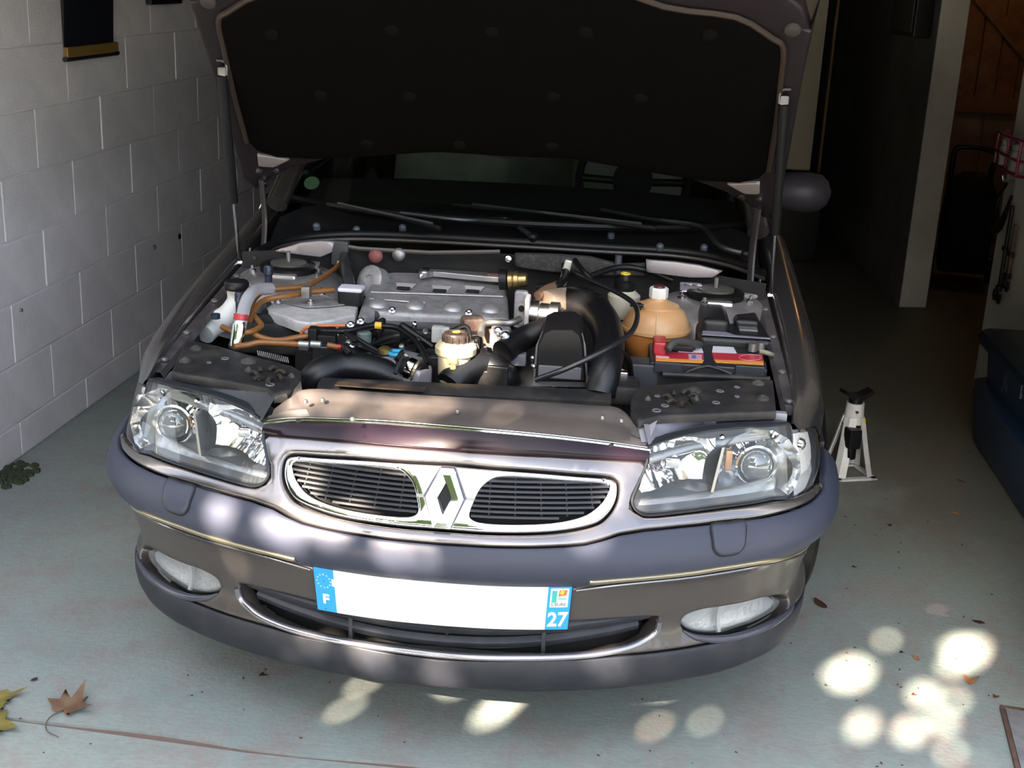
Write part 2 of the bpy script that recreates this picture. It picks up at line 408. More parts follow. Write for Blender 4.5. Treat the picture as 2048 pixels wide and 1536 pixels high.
# piers and partition on the right
PX = 1.41
mb = MB(); mb.box((PX+.35, 5.16, HC/2), (.70, .60, HC), bevel=.006); struct(mb, 'wall_pier', plaster)
mb = MB(); mb.box((2.05, (YO+4.87)/2, HC/2), (.2, 4.87-YO, HC)); struct(mb, 'wall_right', plaster)
pa, pb = W(1797, 615, z=0), W(1618, 423, z=0); pd = (pb-pa).normalized(); pe = pa+pd*((YB-pa.y)/pd.y); pn = V((pd.y, -pd.x, 0))
mb = MB(); q = [pa, pa+pn*.150+pd*.02, pe+pn*.150, pe]
mb.loft([[(p.x, p.y, 0) for p in q], [(p.x, p.y, HC) for p in q]], caps=True); part = struct(mb, 'wall_partition', shaded_plaster)
mb = MB(); w2 = pn*.150+pd*.02; mb.prism([(0.004, 0), (w2.length-.004, 0), (w2.length-.004, HC-.01), (.004, HC-.01)], pa+V((0, 0, .005)), w2, (0, 0, 1), .004, .002); mb.build('end_face', plaster, part)  # wall end takes the pale plaster to carry its stronger light
mb = MB(); mb.box((.5, YB+.1, HC/2), (5.6, .2, HC)); struct(mb, 'wall_back', shaded_plaster)
mb = MB(); mb.box((3.35, 7.7, HC/2), (.2, 5.9, HC)); struct(mb, 'wall_side_room', shaded_plaster)
mb = MB(); mb.box((2.85, 4.78, HC/2), (.95, .18, HC)); struct(mb, 'wall_side_room_front', shaded_plaster)
mb = MB(); mb.box((.6, (YO+YB)/2, HC+.06), (6.0, YB-YO+.1, .12)); struct(mb, 'ceiling', ceil_mat)
mb = MB(); mb.box((-.3, YO-.05, (LINT+3.3)/2), (9, .24, 3.3-LINT)); struct(mb, 'wall_lintel', plaster)
for x0, x1, nm in ((-4.8, WX, 'wall_facade_left'), (1.0, 4.2, 'wall_facade_right')):
    mb = MB(); mb.box(((x0+x1)/2, YO-.05, LINT/2), (x1-x0, .24, LINT)); struct(mb, nm, plaster)
# back door leaf: cream jamb and brown edge beside the partition
jc = mat('cream_painted_wood', (.50, .46, .36), .55); jb = mat('brown_wood_edge', (.30, .17, .06), .5)
mb = MB(); mb.box((.955, YB-.03, 1.05), (.125, .06, 2.1), bevel=.006); mb.box((1.085, YB-.03, 1.05), (.105, .055, 2.1), bevel=.006); dr = struct(mb, 'door_1', jc)
mb = MB(); mb.box((.35, YB-.015, 1.02), (1.06, .03, 2.04)); mb.build('leaf', mat('dark_door', (.03, .028, .026), .6), dr)
mb = MB(); mb.box((1.175, YB-.04, 1.05), (.022, .08, 2.1)); mb.build('edge_strip', jb, dr)
cup = thing('cupboard', 'tall cream cupboard standing behind the car, beside the partition wall', 'cupboard', (.66, 8.12, 0))
jc2 = mat('cream_cupboard_paint', (.74, .66, .50), .5)
mb = MB(); mb.box((0, .02, 1.275), (.48, .40, 1.45), bevel=.004); mb.build('carcass', jc2, cup)
for k in (-1, 1):
    mb = MB(); mb.box((.121*k, -.195, 1.275), (.234, .022, 1.43), bevel=.004); d_ = mb.build('cupboard_door', jc2, cup)
    mb = MB(); mb.lathe([(.006, 0), (.006, .015), (.014, .02), (.014, .026), (.001, .03)], (.03*k, -.206, 1.15), (0, -1, 0), n=14); mb.build('knob', dull_steel, d_)
mb = MB(); mb.box((.03, .0, .27), (.60, .46, .54), bevel=.006); mb.build('base_unit', black, cup)
mb = MB(); mb.box((.008, .0, .70), (.016, .05, 1.40), bevel=.003); bo = mb.build('wooden_batten', jb, None, label='thin orange brown batten standing upright beside the cream cupboard', cat='batten'); bo.location = (.945, 7.95, .541)
# plank door of the side room, lit by a warm lamp
wood = mat('orange_wood', (.30, .13, .045), .5, var=(.20, .08, .03), vscale=9); wood2 = mat('dull_pink_panel', (.34, .23, .20), .6, var=(.27, .18, .155), vscale=6)
mb = MB(); mb.box((2.35, 9.16, HC/2), (1.75, .1, HC)); sw = struct(mb, 'wall_side_room_back', shaded_plaster)
mb = MB(); mb.box((2.30, 9.085, 1.01), (1.02, .03, 2.02)); d2 = struct(mb, 'door_2', wood2)
for i in range(8):
    mb = MB(); mb.box((1.855+i*.127, 9.055, 1.46), (.119, .03, 1.10), bevel=.004); mb.build('plank', wood, d2)
for i in range(3):
    mb = MB(); mb.box((1.96+i*.34, 9.06, .45), (.32, .025, .84), bevel=.008); mb.build('panel', wood2, d2)
for z in (.91, 1.96):
    mb = MB(); mb.box((2.30, 9.03, z), (1.02, .03, .10), bevel=.004); mb.build('ledge', wood, d2)
mb = MB(); mb.box((2.16, 9.028, 1.43), (1.15, .028, .09), Matrix.Rotation(math.radians(44), 3, 'Y'), .004); mb.build('brace', wood, d2)
# lamp of the side room (hangs beyond the partition, out of sight)
lp = thing('bulkhead_lamp', 'small round warm ceiling lamp in the side room behind the partition', 'lamp', (2.05, 8.15, HC))
mb = MB(); mb.lathe([(.09, 0), (.09, -.03), (.075, -.035)], (0, 0, 0)); mb.build('base', white_plastic, lp)
mb = MB(); mb.lathe([(.07, -.036), (.068, -.07), (.045, -.095), (0.001, -.105)], (0, 0, 0), n=20); mb.build('diffuser', mat('lit_diffuser', (.9, .6, .3), .5, emit=(1, .50, .16, 1.5)), lp)
pl = bpy.data.lights.new('lamp_light', 'POINT'); pl.energy = 2.4; pl.color = (1, .47, .15); pl.shadow_soft_size = .07
plo = bpy.data.objects.new('lamp_light', pl); plo.location = (0, 0, -.17); link(plo, lp)

# ---------------------------------------------------------------- things in the garage
# hanging wall calendar
cal = thing('wall_calendar', 'black hanging wall calendar with a gold bottom rod on the grey block wall', 'calendar', (WX+.006, 4.45, 1.268))
cb = mat('calendar_black', (.008, .009, .014), .45); mb = MB(); rows = []
for t in (0, 1):
    rows.append([])
for j in range(13):
    z = .03+j*.055; bulge = .012*math.sin(j/12*math.pi)
    rows.append([(.004+bulge, -.20, z), (.010+bulge, -.07, z), (.012+bulge, .07, z), (.004+bulge, .20, z), (0.001, .20, z), (0.001, -.20, z)])
mb.loft([r for r in rows if r], caps=True); mb.build('sheet', cb, cal)
mb = MB(); mb.box((.012, 0, .018), (.018, .415, .036), bevel=.004); mb.build('bottom_band', mat('calendar_gold', (.20, .12, .03), .4), cal)
mb = MB(); mb.tube([(.012, -.215, -.004), (.012, .215, -.004)], .009, sub=0); mb.build('rod', cb, cal)
pic = mat('faded_picture', (.07, .055, .06), .5, var=(.02, .018, .03), vscale=25)
for y, z, w, h in ((-.13, .37, .10, .10), (.02, .33, .09, .16)):
    mb = MB(); mb.box((.0265, y, z), (.003, w, h)); mb.build('picture', pic, cal)
mb = MB()
mb.box((.013, 5.02-4.3, 0), (.026, .33, .05), bevel=.004)
sh = mb.build('wall_rail', black, None, label='short black rail fixed high on the block wall', cat='rail'); sh.location = (WX+.006, 4.42, 1.455)
# black box on the partition
pbx = W(1842, 40, x=1.30)
t = thing('wall_box', 'dark box fixed high on the partition wall', 'box', (pbx.x-.005, pbx.y, 1.385), math.atan2(-pd.x, pd.y))
mb = MB(); mb.box((-.045, 0, .16), (.09, .52, .32), bevel=.01); mb.build('body', black, t)
mb = MB(); mb.box((-.093, 0, .16), (.008, .46, .27), bevel=.003); mb.build('lid', mat('box_lid', (.02, .02, .02), .4), t)
# jack stand
js = thing('jack_stand', 'white steel jack stand with black saddle beside the car wheel', 'jack stand', (.725, 4.26, 0), .35)
wp = mat('white_enamel', (.72, .72, .70), .3, var=(.60, .59, .56), vscale=12)
for a in (45, 135, 225, 315):
    ca, sa = math.cos(math.radians(a)), math.sin(math.radians(a)); mb = MB()
    t_ = V((-sa, ca, 0)); r_ = V((ca, sa, 0)); rows = []
    for z, rr, w in ((.012, .080, .022), (.12, .052, .022), (.20, .034, .022), (.215, .030, .020)):
        c_ = r_*rr+V((0, 0, z)); rows.append([c_+t_*w, c_+r_*.009, c_-t_*w, c_-t_*(w-.004)-r_*.004, c_+r_*.003, c_+t_*(w-.004)-r_*.004])
    mb.loft(rows, caps=True); mb.build('leg', wp, js)
mb = MB()
for k in range(4):
    mb.box((.066*(1, 0, -1, 0)[k], .066*(0, 1, 0, -1)[k], .006), (.024 if k % 2 == 0 else .156, .024 if k % 2 else .156, .008), bevel=.002)
mb.build('base_frame', wp, js)
mb = MB(); mb.lathe([(.036, .19), (.033, .22), (.030, .262), (.026, .262)], (0, 0, 0), n=20); mb.build('neck', wp, js)
mb = MB(); mb.lathe([(.024, .06), (.024, .285)], (0, 0, 0), n=16); mb.build('ratchet_post', black, js)
mb = MB(); mb.prism([(-.055, .012), (-.05, .022), (-.018, .006), (.018, .006), (.05, .022), (.055, .012), (.022, -.010), (-.022, -.010)], (0, -.022, .287), (1, 0, 0), (0, 0, 1), -.044); mb.build('saddle', black, js)
mb = MB(); mb.tube([(-.02, -.045, .165), (-.03, -.06, .12), (-.028, -.06, .085)], .009); mb.box((-.02, -.045, .15), (.045, .05, .07), bevel=.006); mb.build('pawl_handle', black, js)
mb = MB(); mb.lathe([(.0306, .232), (.0306, .252)], (0, 0, 0), n=20, caps=False); mb.build('neck_ring', steel, js)
mb = MB(); mb.box((.018, -.0305, .20), (.022, .004, .022), bevel=.001); mb.build('sticker', mat('yellow_sticker', (.75, .55, .02), .5), js)
mb = MB(); mb.lathe([(.005, 0), (.005, .006)], (-.012, -.036, .24), (0, -1, 0), n=10); mb.build('bolt', steel, js)
# blue storage bin
bn = thing('storage_bin', 'dark blue plastic bin with lid against the pale pier', 'bin', (1.54, 4.22, 0))
bb = mat('blue_plastic', (.012, .030, .075), .4, var=(.018, .040, .090), vscale=10); bl = mat('blue_lid_plastic', (.012, .022, .042), .42)
def rrect(hx, hy, r, z, n=5):
    out = []
    for cx, cy, a0 in ((hx-r, hy-r, 0), (-hx+r, hy-r, 90), (-hx+r, -hy+r, 180), (hx-r, -hy+r, 270)):
        for k in range(n): a = math.radians(a0+90*k/(n-1)); out.append((cx+r*math.cos(a), cy+r*math.sin(a), z))
    return out
mb = MB(); mb.loft([rrect(.285, .50, .05, 0.0), rrect(.30, .52, .06, .03), rrect(.318, .54, .06, .20), rrect(.322, .545, .06, .24), rrect(.305, .53, .06, .248)], caps=True); mb.build('lower_body', bb, bn)
mb = MB(); mb.loft([rrect(.285, .505, .06, .245), rrect(.30, .52, .06, .405)], caps=True); mb.build('body', bb, bn)
mb = MB(); mb.loft([rrect(.32, .54, .06, .39), rrect(.332, .552, .07, .395), rrect(.332, .552, .07, .417), rrect(.32, .54, .06, .433), rrect(.26, .48, .06, .448)], caps=True); mb.build('lid', bl, bn)
mb = MB(); mb.box((-.326, -.05, .395), (.02, .18, .05), bevel=.006); mb.build('latch', bl, bn)
mb = MB(); sc_ = [(0, 0), (.02, .03), (.015, .07), (.03, .10), (.02, .12), (.045, .10), (.06, .06), (.09, .05), (.07, .02), (.04, .035)]
mb.prism([(-p[0], p[1]) for p in sc_], (-.2965, .22, .28), (0, 1, 0), (0, 0, 1), -.001); mb.build('scuff_mark', mat('scuff_grey', (.10, .11, .13), .7), bn)
# wheeled trolley in the side room
tr = thing('wheeled_trolley', 'black wheeled trolley bag with loop handle behind the partition', 'trolley', (1.80, 7.66, 0), -.15)
mb = MB(); mb.loft([rrect(.13, .14, .05, .07), rrect(.145, .155, .06, .3), rrect(.14, .15, .06, .52), rrect(.10, .11, .05, .60), rrect(.06, .07, .03, .63)], caps=True); mb.build('bag', mat('black_cloth', (.006, .006, .007), .85), tr)
mb = MB(); mb.tube([(-.12, .12, .10), (-.12, .12, .60), (-.115, .12, .74), (-.05, .12, .765), (.05, .12, .76), (.125, .12, .72), (.10, .12, .60), (.12, .12, .10)], .017); mb.build('handle', black, tr)
mb = MB(); mb.tube([(-.10, -.13, .35), (.12, -.145, .42), (.19, -.1, .28), (.195, 0, .2)], .012); mb.build('strap', black, tr)
for sx in (-.17, .17):
    mb = MB(); mb.lathe([(.02, -.02), (.07, -.018), (.075, 0), (.07, .018), (.02, .02)], (sx*.98, .06, .075), (1, 0, 0), n=20); mb.build('wheel', rubber, tr)
# things hanging on the pier
pkf = thing('pink_rack', 'pink wire rack holding pale jars on the pale pier', 'rack', (PX-.002, 5.30, .955))
pk = mat('pink_enamel', (.22, .02, .07), .4)
mb = MB()
for z in (0, .055, .13): mb.tube([(-.012, .14, z), (-.06, .13, z), (-.06, -.22, z), (-.012, -.23, z)], .006, sub=2)
for y in (.13, -.045, -.22): mb.tube([(-.06, y, 0), (-.06, y, .13)], .006, sub=0)
mb.build('frame', pk, pkf)
for y, z in ((.05, .008), (-.13, .008)):
    mb = MB(); mb.lathe([(.030, 0), (.032, .01), (.032, .07), (.026, .08)], (-.036, y, z), n=18); j = mb.build('jar', mat('pale_jar', (.28, .27, .25), .4), pkf)
    mb = MB(); mb.lathe([(.030, .08), (.030, .10), (.026, .102)], (-.036, y, z), n=18); mb.build('lid', mat('jar_lid', (.25, .24, .22), .4), j)
cb_ = thing('cable_bundle', 'tangle of black bungee cables hanging below the pink rack', 'cables', (PX-.002, 5.30, .80))
for k in range(6):
    mb = MB(); a = .045+.02*k
    mb.tube([(-.02-.006*k, .05-.02*k, .09), (-.03, .05+a, .02-.012*k), (-.03, .02+a*.8, -.06-.012*k), (-.035, -.03, -.03-.01*k), (-.03, -.09, .06)], .006); mb.build('cable', rubber, cb_)
mb = MB(); mb.tube([(-.01, -.02, .11), (-.05, -.02, .11), (-.06, -.02, .13)], .007); mb.build('peg', steel, cb_)
for nm, y0, ztop, zbot, lab in (('bungee_strap', 5.235, .82, .43, 'long black hooked strap hanging on the pier'), ('tow_strap', 5.145, .76, .50, 'brown hooked strap hanging nearest the bin on the pier')):
    o = thing(nm, lab, 'strap', (PX-.002, y0, zbot)); h = ztop-zbot
    mb = MB(); mb.box((-.014, 0, .05+(h-.05)/2), (.010, .028, h-.05), bevel=.003); mb.build('webbing', rubber if nm[0] == 'b' else mat('brown_webbing', (.16, .10, .07), .8), o)
    for zz in (.055, h*.55):
        mb = MB(); mb.box((-.015, 0, zz), (.018, .045, .02), bevel=.004); mb.build('buckle', black, o)
    for sy in (1, -1):
        mb = MB(); mb.tube([(-.018, 0, .05), (-.018, sy*.012, .012), (-.018, sy*.035, 0), (-.018, sy*.05, .018), (-.018, sy*.045, .04)], .005); mb.build('hook', black, o)
# inspection cover at the lower right
mc = W(2000, 1417, z=0); ang = math.atan2(W(2030, 1536, z=0).y-mc.y, W(2030, 1536, z=0).x-mc.x)+math.pi/2
cv = thing('inspection_cover', 'grey steel inspection cover with rusty rim set in the floor', 'cover', (mc.x, mc.y, 0), ang)
rim = mat('rusty_rim', (.13, .075, .05), .7, var=(.07, .045, .035), vscale=30)
for nm, c, s in (('rim', (.26, .004, .002), (.52, .011, .008)), ('rim', (.004, -.20, .002), (.011, .40, .008)), ('rim', (.26, -.40, .002), (.52, .016, .008)), ('rim', (.514, -.2, .002), (.016, .40, .008))):
    mb = MB(); mb.box(c, s, bevel=.002); mb.build(nm, rim, cv)
mb = MB(); mb.box((.26, -.197, .002), (.498, .390, .006), bevel=.002); mb.build('plate', mat('cover_steel', (.26, .26, .27), .6, .2, var=(.20, .19, .19), vscale=20), cv)
# moss at the wall foot, wall nails
ms = MB(); rnd = random.Random(5)
for k in range(60):
    x = rnd.uniform(.0, .10); y = rnd.gauss(0, .06); r = rnd.uniform(.008, .018)
    ms.lathe([(r, 0), (r*.8, r*.5), (r*.2, r*.8)], (x, y, 0), n=6)
mo = ms.build('moss_clump', mat('moss', (.035, .045, .02), .9), None, label='dark green moss at the foot of the block wall', cat='moss', kind='stuff'); mo.location = (WX+.01, 3.62, 0)
for i, (px, py, lab) in enumerate(((358, 473, 'dark bolt head in the block wall above the fender'), (308, 495, 'small grey nail in the block wall, nearest the bolt head'), (40, 620, 'tiny nail low in the block wall at the frame edge'))):
    q = W(px, py, x=WX+.004); mb = MB(); mb.lathe([(.012-.003*i, 0), (.012-.003*i, .004), (.005, .008)], (0, 0, 0), (1, 0, 0), n=10)
    o = mb.build('wall_bolt' if i == 0 else 'wall_nail', dull_steel if i else black, None, label=lab, cat='fastener'); o.location = q
# ---------------------------------------------------------------- fallen leaves
def leaf_mesh(kind, m, size, curl, seed):
    r = random.Random(seed); mb = MB()
    if kind == 'maple':
        ang = [(-150, .42), (-128, .60), (-112, .48), (-78, .98), (-60, .58), (-38, .74), (-22, .62), (0, 1.10), (22, .62), (38, .74), (60, .58), (78, .98), (112, .48), (128, .60), (150, .42), (180, .14)]
    elif kind == 'small': ang = [(-150, .35), (-90, .34), (-40, .55), (0, 1.0), (40, .5), (90, .38), (150, .3), (180, .5)]
    else: ang = [(-140, .5), (-70, .35), (-10, 1.0), (25, .4), (80, .75), (150, .4)]
    c = mb.bm.verts.new((0, 0, .004)); ring = []; mid = []
    for a, rad in ang:
        a = math.radians(a+r.uniform(-6, 6)); rad *= size*r.uniform(.85, 1.12)
        p = V((math.cos(a)*rad, math.sin(a)*rad, 0)); p.z = .003+curl*(rad/size)**2*size*r.uniform(.2, 1.0)
        ring.append(mb.bm.verts.new(p)); mid.append(mb.bm.verts.new((p.x*.5, p.y*.5, .004+curl*size*.1)))
    n = len(ring)
    for i in range(n):
        j = (i+1) % n; mb.bm.faces.new((mid[i], ring[i], ring[j], mid[j])); mb.bm.faces.new((c, mid[i], mid[j]))
    bmesh.ops.solidify(mb.bm, geom=list(mb.bm.faces), thickness=.0012)
    return mb
tan = mat('dry_tan_leaf', (.36, .22, .13), .7, var=(.24, .14, .08), vscale=20); yel = mat('yellow_leaf', (.42, .34, .10), .6, var=(.30, .26, .07), vscale=20)
brn = mat('brown_leaf', (.13, .06, .035), .7, var=(.08, .04, .025), vscale=25); rdl = mat('russet_leaf', (.28, .09, .04), .7, var=(.16, .06, .03), vscale=25); orl = mat('orange_leaf', (.60, .28, .12), .6)
LEAVES = [(132, 1420, 'maple', tan, .062, .9, 75, 'large dry tan palmate leaf with long curled stalk on the slab joint', 1),
 (-14, 1404, 'maple', yel, .066, .5, 40, 'yellow palmate leaf cut by the left frame edge, upper of two', 0),
 (-16, 1452, 'maple', yel, .060, .6, 0, 'yellow leaf tip at the left frame edge, lower of two', 0),
 (221, 903, 'scrap', tan, .030, .8, 20, 'small tan leaf on the floor left of the bumper', 0),
 (395, 1254, 'small', rdl, .034, .5, 160, 'russet leaf lying under the left bumper corner', 0),
 (475, 1284, 'small', brn, .022, .4, 50, 'dark curled leaf close under the front lip', 0),
 (524, 1352, 'scrap', brn, .018, .5, 10, 'dark brown leaf scrap below the front lip', 0),
 (66, 1362, 'small', brn, .016, .4, 60, 'small brown leaf above the two yellow leaves', 0),
 (1645, 1213, 'small', brn, .040, .5, 120, 'brown pointed leaf right of the right fog lamp', 0),
 (1940, 1364, 'scrap', orl, .036, .7, 40, 'sunlit orange leaf on the bright patch at right', 0),
 (1834, 1319, 'small', orl, .020, .5, 120, 'small orange leaf between the two brightest sun patches', 0),
 (1912, 1028, 'small', orl, .022, .5, 170, 'orange leaf in the shade near the blue bin', 0),
 (1925, 965, 'small', brn, .024, .4, 150, 'brown leaf in the shade beside the blue bin foot', 0),
 (1826, 1391, 'scrap', rdl, .012, .4, 0, 'tiny russet scrap on the sunlit floor', 0),
 (1780, 1052, 'scrap', brn, .016, .3, 80, 'dark leaf scrap on the floor right of the bumper side', 0),
 (1707, 1135, 'scrap', brn, .013, .3, 10, 'tiny dark scrap midway between bumper and peeled patch', 0),
 (1690, 1035, 'scrap', rdl, .013, .3, 10, 'tiny reddish scrap close to the right bumper side', 0),
 (1960, 1246, 'small', brn, .024, .3, 170, 'thin dark leaf right of the peeled floor patch', 0),
 (1990, 1395, 'scrap', rdl, .014, .4, 30, 'small russet scrap next to the inspection cover', 0),
 (1802, 1306, 'scrap', brn, .012, .3, 0, 'tiny dark scrap above the brightest sun patch', 0)]
for i, (px, py, k, m_, sz, cu_, rot, lab, stem) in enumerate(LEAVES):
    q = W(px, py, z=0); o = thing('fallen_leaf', lab, 'leaf', (q.x, q.y, 0 if q.y > JY+.03 else -.004), math.radians(rot), 'leaves fallen on the floor')
    leaf_mesh(k, m_, sz, cu_*.6, i).build('blade', m_, o, sharp=60)
    if stem:
        mb = MB(); mb.tube([(-.005, 0, .005), (-.05, .004, .006), (-.085, -.02, .004), (-.095, -.06, .004)], .0016, n=6); mb.build('stalk', mat('leaf_stalk', (.12, .09, .07), .7), o)
mb = MB(); rnd = random.Random(3)
for k in range(80):
    px, py = (rnd.uniform(0, 2048), rnd.uniform(1280, 1536)) if k < 45 else (rnd.uniform(1650, 2000), rnd.uniform(900, 1400))
    q = W(px, py, z=0); r = rnd.uniform(.0012, .0034)
    mb.box((q.x, q.y, r*.4-(.004 if q.y < JY else 0)), (r*2.2, r, r*.8), rnd.uniform(0, 3))
mb.build('floor_crumbs', mat('crumbs', (.09, .06, .045), .9), None, label='scattered brown crumbs of leaves and grit on the floor', cat='crumbs', kind='stuff')
# ================================================================ the car: front end
car = thing('car', 'dark metallic saloon car with open bonnet parked nose-out in the garage', 'car', (CAR_X, CAR_Y, 0), -CAR_YAW)
NOSE = smooth_path([(0, -.03, 0), (.1, -.0265, 0), (.2, -.014, 0), (.3, .007, 0), (.4, .036, 0), (.5, .075, 0), (.6, .128, 0), (.678, .190, 0), (.739, .262, 0), (.780, .345, 0), (.807, .46, 0), (.823, .62, 0), (.831, .95, 0)], 12)
NL = [0.0]
for a_, b_ in zip(NOSE, NOSE[1:]): NL.append(NL[-1]+(b_-a_).length)
DZ = [(.12, -.09), (.15, -.06), (.17, -.035), (.19, -.012), (.225, 0), (.262, 0), (.285, -.010), (.31, -.018), (.345, -.012), (.39, 0), (.43, .012), (.445, .026), (.46, .042), (.485, .052), (.51, .050), (.535, .040), (.555, .022), (.575, .006), (.60, -.012), (.65, -.048), (.70, -.090), (.76, -.15), (.80, -.19)]
def dz(z):
    z = max(DZ[0][0], min(DZ[-1][0]-1e-6, z))
    for i in range(len(DZ)-1):
        if DZ[i+1][0] > z: break
    x0, y0 = DZ[i]; x1, y1 = DZ[i+1]; h = x1-x0; t = (z-x0)/h
    m0 = (y1-DZ[i-1][1])/(x1-DZ[i-1][0]) if i > 0 else (y1-y0)/h
    m1 = (DZ[i+2][1]-y0)/(DZ[i+2][0]-x0) if i+2 < len(DZ) else (y1-y0)/h
    return (2*t**3-3*t*t+1)*y0+(t**3-2*t*t+t)*h*m0+(-2*t**3+3*t*t)*y1+(t**3-t*t)*h*m1
def nose(s):
    a = min(abs(s), NL[-1]-1e-6); i = 0; j = len(NL)-1
    while j-i > 1:
        k = (i+j)//2
        if NL[k] > a: j = k
        else: i = k
    t = (a-NL[i])/(NL[j]-NL[i]); p = NOSE[i].lerp(NOSE[j], t)
    def tg(k): return (NOSE[min(k+1, len(NOSE)-1)]-NOSE[max(k-1, 0)]).normalized()
    d = tg(i).lerp(tg(j), t); d.normalize()
    if i == 0: d = V((1, d.y*t, 0)).normalized()
    n = V((d.y, -d.x, 0)); sg = -1 if s < 0 else 1
    return V((p.x*sg, p.y, 0)), V((n.x*sg, n.y, 0))
def S(s, z):
    p, n = nose(s); d = dz(z)
    if z > .56: f = max(0, min(1, (abs(s)-.45)/.40)); d = d*(1-.65*f*f*(3-2*f)) if d < 0 else d        # the sides stand nearly upright
    q = p+n*d; q.z = z; return q
def SZ(px, py):
    g = A(px, py, y=.08); s, z = g.x*1.03, g.z
    for it in range(14):
        e = 1e-4; u0 = proj(S(s, z)); u1 = proj(S(s+e, z)); u2 = proj(S(s, z+e))
        a, b, c, d = (u1[0]-u0[0])/e, (u2[0]-u0[0])/e, (u1[1]-u0[1])/e, (u2[1]-u0[1])/e; r0, r1 = px-u0[0], py-u0[1]; D = a*d-b*c
        if abs(D) < 1e-3: break
        ds, dzz = (d*r0-b*r1)/D, (a*r1-c*r0)/D; m_ = max(abs(ds)/.08, abs(dzz)/.05, 1); s += ds/m_; z += dzz/m_
        z = max(.13, min(.78, z)); s = max(-1.3, min(1.3, s))
    return (s, z)
def mir(poly): return [(-a, b) for a, b in poly][::-1]
def sym(half):                                                     # half outline from the top centre round to the bottom centre
    h = [(0, half[0][1])]+list(half[1:-1])+[(0, half[-1][1])]
    return h+[(-a, b) for a, b in h[1:-1][::-1]]
def both(fn):
    for sg in (1, -1): fn(sg)
def sgn(poly, sg): return poly if sg > 0 else mir(poly)
# --- headlamp outline (measured on the clearer right-hand lamp, mirrored for the other)
LAMP = spl2([SZ(*p) for p in ((1299, 897), (1338, 882), (1384, 870), (1439, 861), (1502, 855), (1562, 851), (1580, 855), (1582, 925), (1583, 987), (1544, 994), (1460, 1008), (1376, 1019), (1313, 1026), (1288, 1026), (1273, 1017), (1267, 1004), (1271, 988), (1284, 958), (1297, 925))], 3)
SIG = spl2([SZ(*p) for p in ((1588, 863), (1608, 859), (1629, 856), (1638, 885), (1640, 920), (1634, 950), (1624, 970), (1600, 985), (1589, 988), (1588, 925))], 3)
lower_px = ((1648, 972), (1626, 998), (1585, 1017), (1525, 1032), (1450, 1041), (1360, 1051), (1290, 1058), (1240, 1066), (1205, 1077), (1170, 1086), (1130, 1090), (1060, 1093), (980, 1092), (905, 1088))
NB = [SZ(*p) for p in lower_px]                                    # nose panel / bumper joint, from the side to the centre
ztop = SZ(895, 900)[1]
nose_half = [SZ(895, 900), SZ(1000, 907), SZ(1106, 912), SZ(1200, 917), SZ(1290, 922), SZ(1292, 936), SZ(1278, 966), SZ(1265, 990), SZ(1261, 1006), SZ(1268, 1022), SZ(1288, 1033), SZ(1313, 1033), SZ(1376, 1026), SZ(1460, 1015), SZ(1544, 1001), SZ(1590, 994), SZ(1622, 981), SZ(1643, 962)]+NB
GR_OUT = sym([SZ(890, 924), SZ(960, 930), SZ(1067, 938), SZ(1160, 946), SZ(1212, 950), SZ(1232, 956), SZ(1240, 972), SZ(1236, 1004), SZ(1217, 1034), SZ(1186, 1053), SZ(1106, 1067), SZ(989, 1069), SZ(893, 1063)])
GR_OUT = spl2(GR_OUT, 4)
patch(S, sym(nose_half), 'nose_panel', paint, car, holes=[GR_OUT], res=.018, thick=.02, roll=.006)
# --- grille: chrome frame, slats, emblem
def inset(poly, d):
    n = len(poly); out = []
    ar = sum(poly[i][0]*poly[(i+1) % n][1]-poly[(i+1) % n][0]*poly[i][1] for i in range(n)); sg = 1 if ar > 0 else -1
    for i in range(n):
        t = V(poly[(i+1) % n])-V(poly[i-1])
        if t.length < 1e-9: continue
        out.append((poly[i][0]-sg*t.y/t.length*d, poly[i][1]+sg*t.x/t.length*d))
    return out
OPEN_R = spl2([SZ(*p) for p in ((1214, 968), (1145, 962), (1060, 955), (1008, 953), (984, 958), (961, 977), (947, 1006), (940, 1027), (946, 1037), (969, 1043), (1028, 1046), (1106, 1043), (1164, 1031), (1196, 1011), (1214, 988))], 4)
patch(S, GR_OUT, 'grille_backing', gap_black, car, res=.03, thick=.002, off=-.035)
grille = patch(S, inset(GR_OUT, .004), 'grille_frame', chrome, car, holes=[OPEN_R, mir(OPEN_R)], res=.012, thick=.022, roll=.007, off=-.002)
slat_m = mat('grille_slat_plastic', (.011, .012, .016), .5)
zs = [p[1] for p in OPEN_R]; zlo, zhi = min(zs), max(zs); N = 9
def chord(poly, z):
    xs = []
    for i in range(len(poly)):
        (a, za), (b, zb) = poly[i], poly[(i+1) % len(poly)]
        if (za > z) != (zb > z): xs.append(a+(b-a)*(z-za)/(zb-za))
    return (min(xs), max(xs)) if len(xs) >= 2 else None
